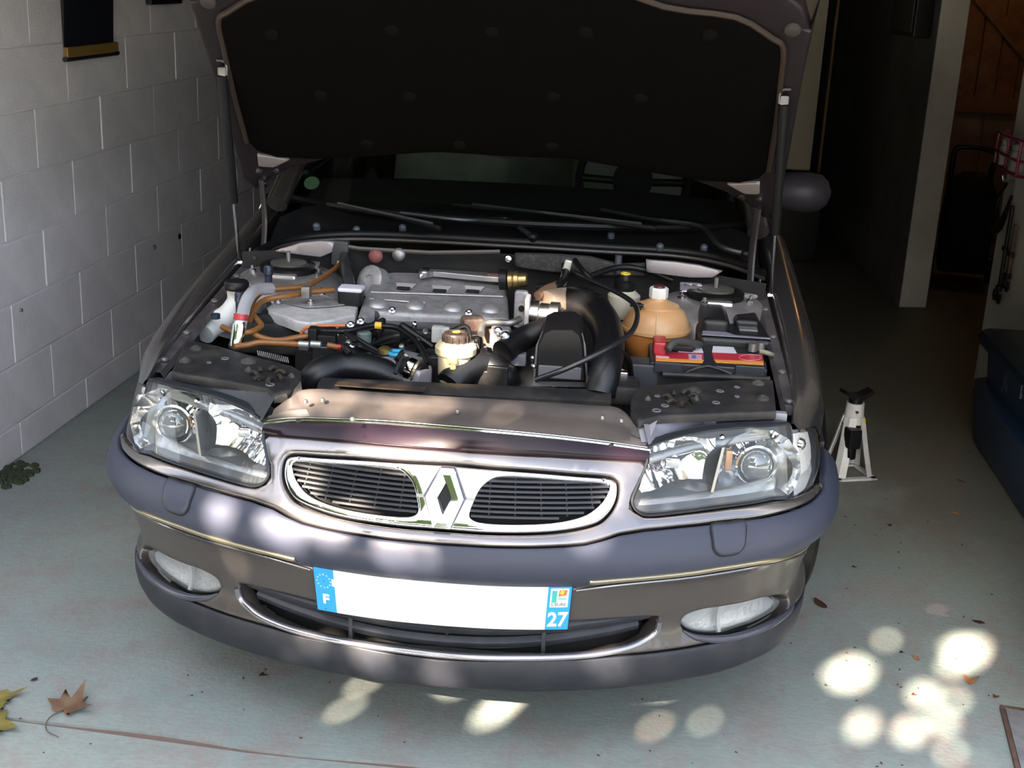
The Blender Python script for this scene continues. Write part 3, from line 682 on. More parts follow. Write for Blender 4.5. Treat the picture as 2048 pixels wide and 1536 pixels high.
def hslats(sg):
    for k in range(N):
        z = zlo+(zhi-zlo)*(k+.5)/N; c = chord(OPEN_R, z)
        if not c: continue
        a, b = c[0]-.006, c[1]+.006; rows = []
        for i in range(15):
            s = (a+(b-a)*i/14)*sg; p = S(s, z); _, n = nose(s)
            rows.append([p-n*.009+V((0, 0, .004)), p-n*.007, p-n*.030+V((0, 0, -.001)), p-n*.030+V((0, 0, .004))])
        mb = MB(); mb.loft(rows, caps=True); mb.build('slat', slat_m, grille)
    for k in range(5):
        s = OPEN_R_S0+(OPEN_R_S1-OPEN_R_S0)*(k+.7)/5.4; zz = [z for z in (zlo+(zhi-zlo)*i/60 for i in range(61)) if (chord(OPEN_R, z) and chord(OPEN_R, z)[0] < s < chord(OPEN_R, z)[1])]
        if len(zz) < 3: continue
        mb = MB(); rows = []
        for z in (zz[0], (zz[0]+zz[-1])/2, zz[-1]):
            p = S(s*sg, z); _, n = nose(s*sg); t = V((-n.y, n.x, 0)); rows.append([p-n*.012+t*.0015, p-n*.012-t*.0015, p-n*.03-t*.0015, p-n*.03+t*.0015])
        mb.loft(rows, caps=True); mb.build('divider', slat_m, grille)
OPEN_R_S0, OPEN_R_S1 = min(p[0] for p in OPEN_R), max(p[0] for p in OPEN_R)
both(hslats)
lc = (SZ(890, 993)[1]); HX = [(-.0145, .0535), (.0145, .0535), (.0395, 0), (.0165, -.0535), (-.0165, -.0535), (-.0395, 0)]
DI = [(0, .0255), (.0145, 0), (0, -.0265), (-.0145, 0)]
sc = .95
emb = patch(S, [(a, lc+b*sc*.93) for a, b in inset(HX, -.004)], 'emblem', mat('emblem_shadow', (.10, .10, .11), .3, .9), car, res=.012, thick=.004, off=.001)
DI6 = [(-.0012, .0262), (.0012, .0262), (.0148, 0), (.0012, -.0272), (-.0012, -.0272), (-.0148, 0)]
def EP_(a, b, h): return S(a, lc+b*sc)+nose(a)[1]*h
mb = MB(); mb.loft([[EP_(a, b, .002) for a, b in HX], [EP_(a*.97, b*.97, .009) for a, b in HX], [EP_((a*.55+c*.45), (b*.55+d*.45), .0125) for (a, b), (c, d) in zip(HX, DI6)], [EP_(c, d, .0095) for c, d in DI6], [EP_(c, d, .001) for c, d in DI6]]); mb.build('emblem_diamond', chrome, emb, sharp=12)
patch(S, [(a, lc+b*sc) for a, b in DI], 'emblem_centre', gap_black, emb, res=.01, thick=.001, off=.0025)
for sg in (1, -1):
    patch(S, [(sg*.041, lc-.004), (sg*.058, lc-.004), (sg*.058, lc+.001), (sg*.041, lc+.001)][::sg], 'emblem_bar', dull_steel, emb, res=.01, thick=.002, off=.0)
# --- dark strip above the nose panel and the chrome trim line
TRIM = smooth_path([A(528, 846, z=.692), A(598, 840, z=.704), A(754, 845, z=.719), A(905, 857, z=.724), A(1067, 871, z=.720), A(1184, 884, z=.708), A(1299, 900, z=.692)], 6)
NTOP = [S(*SZ(px, py)) for px, py in ((523, 868), (600, 875), (715, 884), (810, 893), (905, 900), (1000, 907), (1106, 912), (1210, 918), (1299, 924))]; NTOP = smooth_path(NTOP, 5)
K = len(TRIM); nt = [NTOP[min(len(NTOP)-1, round(i*(len(NTOP)-1)/(K-1)))] for i in range(K)]
mb = MB(); rows = []
for i in range(K):
    a, b = nt[i], TRIM[i]; up = V((0, -.35, 1)).normalized()
    rows.append([a+V((0, .004, -.006)), a+V((0, .002, .002)), a.lerp(b, .35)+up*.003, a.lerp(b, .7)+up*.003, b+V((0, -.001, 0)), b+V((0, .01, -.02))])
mb.loft(rows, closed=False); strip = mb.build('nose_top_strip', mat('dark_purple_gloss', (.012, .006, .010), .2, .0, spec=.22), car)
mb = MB(); mb.tube(TRIM, .0042, n=8, sub=0); mb.build('chrome_trim', chrome, car)
mb = MB(); mb.tube([p+V((0, .010, .001)) for p in TRIM], .0022, n=8, sub=0); mb.build('trim_line', chrome_soft, car)
for px in (592, 1222):
    q = min(TRIM, key=lambda p: abs(proj(p)[0]-px)); mb = MB(); mb.box(q+V((0, -.002, -.001)), (.010, .010, .008), bevel=.001); mb.build('trim_clip', black, car)
fl = A(905, 862, z=.717); mb = MB(); mb.prism([(-.022, .0), (.022, 0), (.017, -.034), (-.006, -.036)], fl+V((.004, -.006, .003)), (1, 0, .0), (0, .45, 1), -.003, .001); mb.build('latch_flap', paint, car)
# --- bumper
CUT = [SZ(*p) for p in ((1600, 1108), (1512, 1132), (1390, 1152), (1240, 1168), (1153, 1178))]; CUT = [(.97, CUT[0][1]+.004), (.88, CUT[0][1]+.003)]+CUT
zc = CUT[-1][1]; SE = 1.15
zN = NB[0][1]
cover_half = [(0, NB[-1][1]-.003)]+[(s, z-.003) for s, z in NB[::-1][1:]]+[(NB[0][0]+.05, zN+.006), (SE, zN+.010), (SE, CUT[0][1]+.002)]+[(s, z+.0015) for s, z in CUT]+[(0, zc+.0015)]
patch(S, sym(cover_half), 'bumper_cover', blue_plastic, car, res=.022, thick=.012, roll=.005)
LT = [SZ(*p) for p in ((1615, 1167), (1595, 1206), (1564, 1233), (1525, 1257), (1447, 1280), (1369, 1296), (1251, 1310), (1173, 1317), (1056, 1319), (900, 1320))]
LT = [(s, min(max(z, .232), .275)) for s, z in LT]
FOG_IN = spl2([SZ(*p) for p in ((1363, 1247), (1374, 1231), (1408, 1220), (1443, 1215), (1486, 1207), (1525, 1197), (1562, 1191), (1578, 1197), (1572, 1222), (1535, 1247), (1490, 1265), (1443, 1275), (1395, 1273), (1370, 1262))], 4)
FOG = spl2([SZ(*p) for p in ((1366, 1246), (1376, 1233), (1408, 1223), (1443, 1218), (1486, 1210), (1525, 1200), (1559, 1195), (1570, 1200), (1563, 1218), (1525, 1241), (1486, 1255), (1443, 1267), (1400, 1265), (1373, 1257))], 4)
og = [SZ(*p) for p in ((1142, 1244), (1212, 1239), (1290, 1234), (1318, 1235), (1312, 1255), (1290, 1272), (1251, 1289), (1173, 1303), (1056, 1308), (900, 1304))]
OPENG = sym([(0, og[0][1]+.004)]+og)
band_half = [(0, zc-.002)]+[(s, z-.002) for s, z in CUT[::-1]]+[(SE, CUT[0][1]-.002), (SE, .27)]+[(s, z+.001) for s, z in LT]
band = patch(S, sym(band_half), 'bumper_lower_band', band_paint, car, holes=[OPENG, FOG_IN, mir(FOG_IN)], res=.020, thick=.03, roll=.006)
lip_half = [LT[-1]]+[(s, z-.002) for s, z in LT[::-1][1:]]+[(SE, .268), (SE, .19), (.8, .165), (.6, .163), (.3, .167), (0, .168)]
lip_half[0] = (0, LT[-1][1]-.002)
patch(S, sym(lip_half), 'bumper_lip', lip_plastic, car, res=.022, thick=.03, roll=.004)
# rolled lower border of the lower grille, its highlight put into a pale paint
edge = [p for p in og[3:]]; epath = [S(s, z)+nose(s)[1]*.003+V((0, 0, -.006)) for s, z in edge]
epath = epath+[V((-p.x, p.y, p.z)) for p in epath[::-1][1:]]
mb = MB(); mb.tube(epath, .0085, n=10, sub=5, flat=.8); mb.build('lower_grille_border', mat('highlight_paint', (.32, .31, .34), .16, .85, coat=.4), car)
# lower grille: backing and curved fins
lg = patch(S, inset(OPENG, -.01), 'lower_grille', gap_black, car, res=.04, thick=.002, off=-.075)
fin_m = mat('fin_plastic', (.018, .021, .028), .45, var=(.03, .032, .04), vscale=16)
def fin(z0, hw, dpt, th, bow):
    mb = MB(); rows = []
    for i in range(31):
        s = -hw+2*hw*i/30; p, n = nose(s); z = z0+bow*(s/.43)**2; q = V((p.x, p.y, z))-n*(dpt)
        rows.append([q+V((0, 0, -th)), q+n*.010+V((0, 0, -th*.5)), q+n*.014+V((0, 0, th*.3)), q+n*.004+V((0, 0, th)), q-n*.05+V((0, 0, th*1.1)), q-n*.05+V((0, 0, -th*.4))])
    mb.loft(rows, caps=True); mb.build('fin', fin_m, lg)
fin(.318, .445, .030, .016, .028); fin(.283, .42, .034, .014, .040); fin(.352, .46, .040, .012, .008)
for x in (-.20, .22):
    p, n = nose(x); mb = MB(); mb.box(V((p.x, p.y, .30))-n*.045, (.008, .05, .07)); mb.build('fin_post', fin_m, lg)
mb = MB(); p = A(893, 1262, y=-.01); mb.prism([(-.016, .012), (.014, .010), (.002, -.008)], p, (1, 0, 0), (0, 0, 1), .004); mb.build('tow_eye_tab', black, lg)
# gold strips
def strip_(sg):
    pts = [SZ(*p) for p in ((1179, 1165), (1240, 1160), (1300, 1155), (1390, 1145), (1460, 1134), (1540, 1121), (1598, 1104))]+[(.88, CUT[0][1]+.0075), (.965, CUT[0][1]+.0085)]
    up = [(s*sg, z+.0045) for s, z in pts]; dn = [(s*sg, z-.0045) for s, z in pts]
    o = spl2(up, 4, False)+spl2(dn, 4, False)[::-1]
    patch(S, o if sg < 0 else o[::-1], 'bumper_strip', gold, car, res=.012, thick=.006, roll=.002, off=.004)
both(strip_)
def band_highlight_(sg):                                                     # highlight on the lower band's upper border, painted as a pale line
    pts = [(s, z-.004) for s, z in CUT[::-1]]; P = [S(s*sg, z)+nose(s*sg)[1]*.001 for s, z in pts]
    mb = MB(); mb.tube(P, .003, n=8, sub=5); mb.build('band_edge_highlight', mat('edge_highlight_paint', (.22, .21, .22), .25, .8), car)
both(band_highlight_)
# headlamp washers
WASH = spl2([SZ(*p) for p in ((1424, 1050), (1455, 1047), (1488, 1043), (1490, 1070), (1487, 1092), (1476, 1105), (1455, 1110), (1438, 1110), (1428, 1098), (1425, 1075))], 3)
def wash(sg):
    patch(S, sgn(inset(WASH, -.003), sg), 'washer_gap', gap_black, car, res=.02, thick=.002, off=.0008)
    patch(S, sgn(WASH, sg), 'washer_cap', blue_plastic, car, res=.012, thick=.006, roll=.006, off=.007)
both(wash)
# fog lamps
fog_in = mat('fog_reflector', (.46, .47, .49), .3, .5, bump=.6, bscale=90)
def fog(sg):
    bez = patch(S, sgn(inset(FOG_IN, -.010), sg), 'fog_lamp', black, car, res=.03, thick=.002, off=-.045)
    patch(S, sgn(inset(FOG, .002), sg), 'fog_reflector', fog_in, bez, res=.012, thick=.004, off=-.026, roll=.006)
    patch(S, sgn(FOG, sg), 'fog_lens', clear_thick, bez, res=.012, thick=.012, off=-.010, roll=.008)
    sm = SZ(1443, 1242)[0]*sg; zz = [z for z in (.25+.002*i for i in range(80)) if chord(FOG, z) and chord(FOG, z)[0] < abs(sm) < chord(FOG, z)[1]]
    patch(S, [(sm-.004, zz[0]), (sm+.004, zz[0]), (sm+.004, zz[-1]), (sm-.004, zz[-1])], 'fog_divider', mat('grey_divider', (.30, .31, .33), .4), bez, res=.02, thick=.008, off=-.012)
    low = [p for p in FOG_IN if True]; P = []
    for px, py in ((1366, 1262), (1395, 1276), (1443, 1279), (1490, 1270), (1540, 1250), (1578, 1224), (1590, 1205)):
        s, z = SZ(px, py); P.append(S(s*sg, z)+nose(s*sg)[1]*-.001)
    mb = MB(); mb.tube(P, [.002, .007, .009, .009, .009, .006, .002], n=10, sub=5); mb.build('fog_scoop', mat('scoop_plastic', (.05, .052, .068), .25), bez)
both(fog)
# number plate, curved with the bumper
def PS(u, v):
    p, n = nose(u); t = math.radians(11.4); q = p+n*(.012+v*math.sin(t)); q.z = .390+v*math.cos(t); return q
rect = lambda a, b, c, d: [(a, c), (b, c), (b, d), (a, d)]
np_ = patch(PS, rect(-.263, .263, -.058, .058), 'number_plate', mat('plate_rim', (.02, .03, .07), .4), car, res=.03, thick=.014, off=-.002)
patch(PS, rect(-.217, .213, -.055, .055), 'plate_field', plate_white, np_, res=.03, thick=.002, off=.0005)
patch(PS, rect(-.260, -.217, -.055, .055), 'plate_euroband', plate_blue, np_, res=.03, thick=.002, off=.0005)
patch(PS, rect(.213, .260, -.055, .055), 'plate_regionband', plate_blue, np_, res=.03, thick=.002, off=.0005)
patch(PS, rect(-.2225, -.205, .012, .030), 'plate_mask', plate_white, np_, res=.03, thick=.001, off=.0007)
star = mat('star_print', (.62, .66, .45), .5); dotm = mat('plate_dot', (.02, .03, .10), .6)
for k in range(12):
    a = k*math.pi/6; patch(PS, [(-.2395+.0145*math.cos(a)+.0022*math.cos(b)*(1 if i % 2 == 0 else .45), .022+.0165*math.sin(a)+.0022*math.sin(b)*(1 if i % 2 == 0 else .45)) for i, b in enumerate([j*math.pi/5+math.pi/2 for j in range(10)])], 'plate_star', star, np_, res=.01, thick=.0004, off=.0011)
for u, v in ((-.2395, .022), (-.241, -.049)): patch(PS, [(u+.0012*math.cos(j), v+.0012*math.sin(j)) for j in range(0, 6)], 'plate_dot', dotm, np_, res=.01, thick=.0004, off=.0011)
def ptext(s_, u, v, size, m_, nm, bold=0.0, xs=1.0):
    p = PS(u, v); e = 1e-3; ux = (PS(u+e, v)-PS(u-e, v)).normalized(); uy = (PS(u, v+e)-PS(u, v-e)).normalized()
    text_mesh(s_, nm, size, m_, np_, p+ux.cross(uy)*.0012, ux, uy, .0004, bold, xs)
ptext('F', -.2385, -.024, .032, plate_white, 'plate_letter', .0012)
ptext('27', .2365, -.030, .050, plate_white, 'plate_number', .0012, .82)
patch(PS, rect(.2185, .2545, .003, .050), 'region_logo_field', plate_white, np_, res=.02, thick=.0005, off=.0011)
patch(PS, rect(.2215, .2315, .015, .045), 'region_logo_teal', mat('logo_teal', (.05, .42, .36), .5), np_, res=.02, thick=.0004, off=.0016)
patch(PS, [(.234, .030), (.250, .033), (.252, .046), (.236, .046)], 'region_logo_red', mat('logo_orange', (.62, .16, .05), .5), np_, res=.02, thick=.0004, off=.0016)
patch(PS, [(.236, .038), (.243, .034), (.246, .044), (.239, .046)], 'region_logo_yellow', mat('logo_yellow', (.78, .50, .08), .5), np_, res=.02, thick=.0003, off=.0020)
patch(PS, rect(.234, .2515, .021, .028), 'region_logo_blue', mat('logo_blue', (.30, .50, .66), .5), np_, res=.02, thick=.0004, off=.0016)
ptext("L'EURE", .2365, .0095, .0105, mat('logo_grey_ink', (.22, .20, .20), .6), 'region_logo_text', .0003, .95)
# --- headlamps
housing_m = mat('lamp_housing', (.14, .15, .16), .35, .3); bez_m = mat('lamp_bezel', (.27, .275, .28), .26, .6)
def off_S(d): return lambda s, z: S(s, z)+nose(s)[1]*d*.92+V((0, 0, .0))
def lamp(sg):
    # gasket ring, bright bowl
    o = resample(sgn(LAMP, sg), .012)
    def shell(prof):
        rows = []
        for dd, ins in prof: rows.append([S(s, z)+nose(s)[1]*dd for s, z in inset(o, ins)])
        n0 = min(len(r) for r in rows); return [r[:n0] for r in rows]
    mb = MB(); mb.loft(shell(((-.02, -.005), (.001, -.005), (.003, -.003), (.001, -.0005), (-.012, .0)))); h = mb.build('headlamp', mat('lamp_gasket', (.02, .022, .026), .35), car)
    mb = MB(); rows = shell(((-.010, .0), (-.04, .002), (-.085, .010), (-.10, .022))); mb.loft(rows); mb.cap([v for v in mb.bm.verts][-len(rows[0]):]); mb.build('lamp_bowl', mat('lamp_bowl', (.24, .25, .26), .28, .7), h)
    X = lambda px, py, y: (lambda q: V((q.x*sg, q.y, q.z)))(A(px, py, y=y))
    # inner shelf panels
    lo = [SZ(*p) for p in ((1280, 990), (1578, 948), (1579, 984), (1460, 1004), (1376, 1015), (1300, 1021), (1276, 1010))]
    patch(S, sgn(lo, sg), 'lower_shelf', bez_m, h, res=.02, thick=.004, off=-.030, roll=.008)
    hi = [SZ(*p) for p in ((1306, 895), (1384, 875), (1502, 860), (1574, 856), (1576, 874), (1502, 880), (1400, 892), (1308, 915))]
    patch(S, sgn(hi, sg), 'upper_shelf', bez_m, h, res=.02, thick=.004, off=-.030, roll=.006)
    # main beam reflector: faceted concave mirror
    s0, z0 = SZ(1372, 932)
    def MR(s_, z_):
        q = S(s_, z_); n = nose(s_)[1]; k = abs(s_)-s0; r = (k/.085)**2+((z_-z0)/.055)**2
        return q-n*(.020+.052*max(0, 1-r*.8)+.0012*math.cos(k*6.2832/.024))
    mr = [SZ(*p) for p in ((1310, 908), (1384, 889), (1443, 882), (1440, 905), (1424, 972), (1380, 978), (1320, 986), (1290, 993), (1284, 985), (1298, 945))]
    patch(MR, sgn(mr, sg), 'main_reflector', reflector, h, res=.007, thick=0, sharp=80)
    c = MR(s0*sg, z0); ax = V((.12*sg, -1, .10)).normalized(); c = c-ax*.0
    mb = MB(); mb.lathe([(.013, -.02), (.013, .02), (.009, .026), (.001, .028)], c, ax, n=14); mb.build('main_bulb', chrome_soft, h)
    mb = MB(); mb.box(c+V((.004*sg, -.036, -.006)), (.030, .014, .024), bevel=.006); mb.build('bulb_shield', chrome, h)
    # lens-shaped lower mirror of the main beam
    mb = MB(); P = [X(px, py, .17) for px, py in ((1300, 985), (1330, 968), (1375, 960), (1415, 968), (1432, 980))]; Q = [X(px, py, .155) for px, py in ((1298, 990), (1330, 988), (1375, 984), (1415, 982), (1434, 984))]
    mb.loft([P, Q], closed=False); bmesh.ops.solidify(mb.bm, geom=list(mb.bm.faces), thickness=.004); mb.build('main_apron', bez_m, h)
    # divider
    mb = MB(); P = [X(px, py, y) for px, py, y in ((1447, 895, .12), (1447, 895, .25), (1424, 985, .20), (1424, 985, .105))]
    w = V((.006*sg, .002, 0)); mb.loft([[p-w*.5 for p in P], [p+w*.5 for p in P]], caps=True); mb.build('divider', bez_m, h)
    mb = MB(); q = X(1444, 874, .14); mb.lathe([(.006, 0), (.006, .01), (.003, .014)], q, (0, -1, .3), n=12); mb.build('vent_plug', chrome_soft, h)
    # projector
    c = X(1512, 930, .240); ax = V((.10*sg, -1, .05)).normalized()
    mb = MB(); mb.lathe([(.060, -.05), (.052, -.02), (.045, -.004), (.0445, .004), (.041, .007), (.0375, .004), (.0365, -.008)], c, ax, n=40, caps=False); mb.build('projector_ring', chrome, h)
    mb = MB(); mb.lathe([(.0365, -.006), (.034, .006), (.028, .015), (.019, .0205), (.009, .0235), (.0005, .0245)], c, ax, n=36); mb.build('projector_lens', mat('projector_glass', (.10, .11, .115), .04, .35, coat=1.0), h)
    mb = MB(); mb.lathe([(.090, .030), (.078, .006), (.064, -.022), (.060, -.05)], c, ax, n=14, caps=False); mb.build('projector_reflector', reflector, h, sharp=5)
    mb = MB(); mb.box(c+V((-.062*sg, -.02, .016)), (.016, .02, .045), bevel=.004); mb.build('copper_baffle', mat('copper', (.45, .24, .12), .3, .8), h)
    # clear front glass
    patch(S, sgn(inset(LAMP, .001), sg), 'lens', clear, h, res=.018, thick=0, off=.0)
    # direction indicator
    g = patch(S, sgn(inset(SIG, -.001), sg), 'indicator', mat('indicator_shell', (.62, .62, .64), .3, .3), car, res=.018, thick=.02, off=-.022)
    cr = [SZ(*p) for p in ((1590, 868), (1608, 864), (1626, 862), (1632, 890), (1633, 915), (1628, 935), (1610, 950), (1592, 956))]
    patch(S, sgn(cr, sg), 'indicator_reflector', mat('crystal_reflector', (.88, .83, .82), .25, .25, bump=1.0, bscale=130), g, res=.012, thick=.006, off=-.012)
    s0, z0 = SZ(1610, 890); q = S(s0*sg, z0)-nose(s0*sg)[1]*.008; mb = MB(); mb.lathe([(.014, -.004), (.012, .004), (.006, .008), (.0005, .009)], q, nose(s0*sg)[1], n=18); mb.build('indicator_bulb', chrome, g)
    patch(S, sgn(SIG, sg), 'indicator_lens', clear, g, res=.016, thick=.004, off=.001, roll=.003)
both(lamp)
# ================================================================ the car: body
FEN = [((.38, .56), [(.722, .64), (.722, .722), (.742, .729), (.772, .723), (.797, .700), (.813, .662), (.818, .60)]),
 ((.55, .66), [(.731, .66), (.731, .740), (.752, .749), (.786, .743), (.815, .712), (.831, .655), (.836, .56)]),
 ((.80, .82), [(.738, .70), (.738, .768), (.760, .779), (.795, .773), (.828, .735), (.846, .665), (.850, .56)]),
 ((1.0, 1.0), [(.742, .72), (.742, .790), (.764, .801), (.800, .796), (.836, .755), (.855, .68), (.859, .56)]),
 ((1.25, 1.25), [(.748, .74), (.748, .818), (.770, .831), (.806, .825), (.842, .780), (.861, .695), (.866, .56)]),
 ((1.50, 1.50), [(.752, .78), (.752, .847), (.774, .862), (.810, .856), (.846, .808), (.864, .71), (.869, .56)]),
 ((1.66, 1.66), [(.754, .80), (.754, .865), (.776, .882), (.812, .876), (.848, .824), (.866, .715), (.871, .56)])]
def side_x(y, z):
    x = .871 if y > 1.2 else .838+.033*max(0, (y-.6))/.6
    return x-.05*max(0, (.40-z)/.25)**2-.03*max(0, (y-3.6))**2
def fender(sg):
    mb = MB(); rows = []
    r0 = [V((.706, .30, .64))]+[S(*SZ(px, py)) for px, py in ((1583, 849), (1597, 858), (1609, 858), (1622, 855), (1632, 853), (1639, 872))]
    rows.append(smooth_path([(p.x*sg, p.y, p.z) for p in r0], 4))
    for (ya, yb_), pr in FEN: rows.append(smooth_path([(x*sg, ya+(yb_-ya)*i/6, z) for i, (x, z) in enumerate(pr)], 4))
    fine = []
    for i in range(len(rows[0])): fine.append(smooth_path([r[i] for r in rows], 4))
    mb.loft([[fine[i][j] for i in range(len(fine))] for j in range(len(fine[0]))], closed=False); f = mb.build('fender', paint, car)
    arch = [(.97+.375*math.cos(math.radians(a)), .315+.375*math.sin(math.radians(a))) for a in range(170, -16, -10)]
    out = [(.60, .565), (.60, .38)]+arch+[(1.66, .20), (1.66, .565)]
    patch(lambda y, z: V((side_x(y, z)*sg, y, z)), out if sg > 0 else out[::-1], 'fender_side', paint, f, res=.05, thick=.01)
    # tyre and wheel
    for yw in (.97, 3.74):
        c = V((.775*sg, yw, .315)); mb = MB()
        mb.lathe([(.20, -.09), (.28, -.10), (.308, -.085), (.315, -.05), (.315, .05), (.308, .085), (.28, .10), (.20, .09)], c, (sg, 0, 0), n=40, caps=False); w = mb.build('tyre', rubber, car)
        mb = MB(); mb.lathe([(.20, .09), (.205, .075), (.19, .05), (.06, .07), (.05, .085), (.001, .085)], c, (sg, 0, 0), n=30); mb.build('wheel_rim', dull_steel, w)
        mb = MB(); mb.lathe([(.001, .0), (.36, 0), (.36, -.3)], c-V((.02*sg, 0, 0)), (sg, 0, 0), n=28, caps=False); mb.build('wheel_well', gap_black, car)
    # doors, quarter panel and sill
    for y0, y1, nm in ((1.672, 2.73, 'front_door'), (2.742, 3.42, 'rear_door'), (3.43, 4.60, 'rear_quarter')):
        o = [(y0, .20), (y1, .20), (y1, .90), (y0, .885)]
        if nm == 'rear_quarter': o = [(y0, .2)]+[(3.74-.375*math.cos(math.radians(a)), .315+.375*math.sin(math.radians(a))) for a in range(-12, 193, 12)]+[(y1, .25), (y1, .88), (y0, .9)]
        patch(lambda y, z: V(((side_x(y, z)-.07*max(0, (z-.6)/.3)**2)*sg, y, z)), o if sg > 0 else o[::-1], nm, paint, car, res=.08, thick=.01, roll=.006)
    # side windows and pillar
    gx = lambda z: .80-.26*(z-.90)/.5
    o = [(1.75, .91), (3.35, .92), (3.55, 1.0), (3.10, 1.33), (2.35, 1.36)]
    patch(lambda y, z: V((gx(z)*sg, y, z)), o if sg > 0 else o[::-1], 'side_window', screen_glass, car, res=.2, thick=.004)
    mb = MB(); mb.tube([(.735*sg, 1.50, .90), (.70*sg, 1.72, 1.06), (.62*sg, 2.08, 1.30), (.57*sg, 2.32, 1.40), (.55*sg, 3.0, 1.42), (.60*sg, 3.55, 1.25), (.72*sg, 3.95, .95)], .034, n=10); mb.build('roof_pillar', paint, car)
    # door mirror
both(fender)
mm = A(1603, 385, y=2.08); mb = MB()
def mirror(sg):
    mb = MB(); c = V((abs(mm.x)*sg, mm.y, mm.z)); rows = []
    for t, ry, rz in ((-.105, .012, .018), (-.09, .045, .048), (-.04, .065, .066), (.02, .07, .072), (.06, .062, .064), (.085, .042, .044), (.097, .012, .014)):
        rows.append([c+V((t*sg, ry*math.cos(2*math.pi*k/18), rz*math.sin(2*math.pi*k/18)*(.92 if k > 9 else 1))) for k in range(18)])
    mb.loft(rows, caps=True); m_ = mb.build('door_mirror', mat('mirror_shell', (.045, .042, .05), .45, .1, spec=.3), car)
    mb = MB(); mb.box(c+V((-.125*sg, .01, -.03)), (.08, .05, .035), bevel=.01); mb.build('mirror_arm', black, m_)
    mb = MB(); mb.box(c+V((0, .068, 0)), (.15, .006, .09), bevel=.002); mb.build('mirror_glass', chrome, m_)
both(mirror)
# roof, boot, underbody, bulkhead
mb = MB(); rows = []
for y, z, hw in ((2.18, 1.385, .56), (2.4, 1.415, .565), (2.8, 1.43, .565), (3.2, 1.405, .56), (3.5, 1.33, .56)):
    rows.append([(hw*u, y, z+.012-.03*u*u*u*u) for u in (-1, -.8, -.4, 0, .4, .8, 1)])
mb.loft(rows, closed=False); mb.build('roof', paint, car)
mb = MB(); rows = []
for y, z, hw in ((3.9, .96, .70), (4.1, .965, .72), (4.5, .94, .72), (4.62, .90, .70), (4.65, .55, .72), (4.63, .25, .70)): rows.append([(hw*u, y-.04*abs(u)**3, z-.03*u**4) for u in (-1, -.7, -.3, 0, .3, .7, 1)])
mb.loft(rows, closed=False); mb.build('boot', paint, car)
mb = MB(); mb.loft([[(-.56, 3.5, 1.33), (.56, 3.5, 1.33)], [(-.70, 3.9, .96), (.70, 3.9, .96)]], closed=False); mb.build('rear_window', screen_glass, car)
mb = MB(); mb.box((0, 2.6, .21), (1.56, 4.0, .04)); mb.box((0, .55, .24), (1.30, .70, .03)); mb.build('underbody', gap_black, car)
# --- engine bay walls
for sg in (1, -1):
    mb = MB(); mb.loft([[(.735*sg, .34, .70), (.733*sg, .34, .45), (.66*sg, .34, .30)], [(.735*sg, .80, .76), (.72*sg, .80, .5), (.50*sg, .8, .30)], [(.745*sg, 1.22, .81), (.70*sg, 1.22, .5), (.50*sg, 1.22, .30)]], closed=False)
    mb.build('inner_wing', mat('inner_wing_paint', (.032, .028, .032), .45, .3), car)
def rail(sg):
    mb = MB(); P = [V((.728*sg, y, z)) for y, z in ((.36, .705), (.6, .738), (.9, .772), (1.22, .806))]
    rows = [[p+V((-.030*sg, 0, -.012)), p+V((-.022*sg, 0, .001)), p+V((0, 0, .003)), p+V((.008*sg, 0, -.01))] for p in smooth_path(P, 5)]
    mb.loft(rows, closed=False); r = mb.build('wing_rail', paint_in, car)
    for y, z in ((.42, .717), (.58, .738), (.80, .764), (1.0, .785), (1.16, .803)):
        mb = MB(); mb.lathe([(.010, 0), (.010, .004), (.006, .007), (.001, .007)], (.716*sg, y, z), n=10); mb.build('bolt', dull_steel, r)
both(rail)
CW = 1.17                                                            # bulkhead face
mb = MB(); mb.loft([[(-.72, CW-.10, .84), (-.45, CW, .848), (0, CW+.01, .855), (.45, CW, .848), (.72, CW-.10, .84)], [(-.72, CW-.08, .40), (-.45, CW+.03, .40), (0, CW+.04, .40), (.45, CW+.03, .40), (.72, CW-.08, .40)]], closed=False)
bulk = mb.build('bulkhead', mat('bulkhead_felt', (.009, .0085, .0085), .85, var=(.016, .015, .014), vscale=9, bump=.4, bscale=40), car)
SEAL = smooth_path([A(512, 506, z=.832), A(560, 485, z=.842), (A(640, 472, z=.850)), A(760, 470, z=.855), A(1000, 482, z=.858), A(1200, 494, z=.855), A(1350, 503, z=.850), A(1450, 520, z=.842), A(1527, 548, z=.832)], 5)
mb = MB(); mb.tube(SEAL, .012, n=10, sub=0, flat=1.1); mb.build('bonnet_seal', rubber, car)
mb = MB(); mb.tube([p+V((0, -.018, -.010)) for p in SEAL], .006, n=8, sub=0); mb.build('seal_flange', mat('flange_paint', (.06, .05, .045), .45, .3), car)
mb = MB()
rows = [[p+V((0, .008, 0)), p+V((0, .05, -.012)), p+V((0, .14, .0)), p+V((0, .20, .03)), p+V((0, .26, .055))] for p in SEAL]
mb.loft(rows, closed=False); cowl = mb.build('cowl_tray', mat('cowl_plastic', (.008, .008, .009), .5, var=(.014, .0135, .014), vscale=10, spec=.3), car)
for px, py in ((633, 452), (713, 459), (805, 455), (1068, 472), (1222, 470), (1320, 493), (1408, 495), (1490, 507)):
    q = A(px, py, z=.865); mb = MB(); mb.lathe([(.011, -.01), (.011, .004), (.006, .009), (.001, .009)], q, (0, -.4, 1), n=12); mb.build('cowl_clip', mat('grey_clip', (.10, .11, .13), .4), cowl)
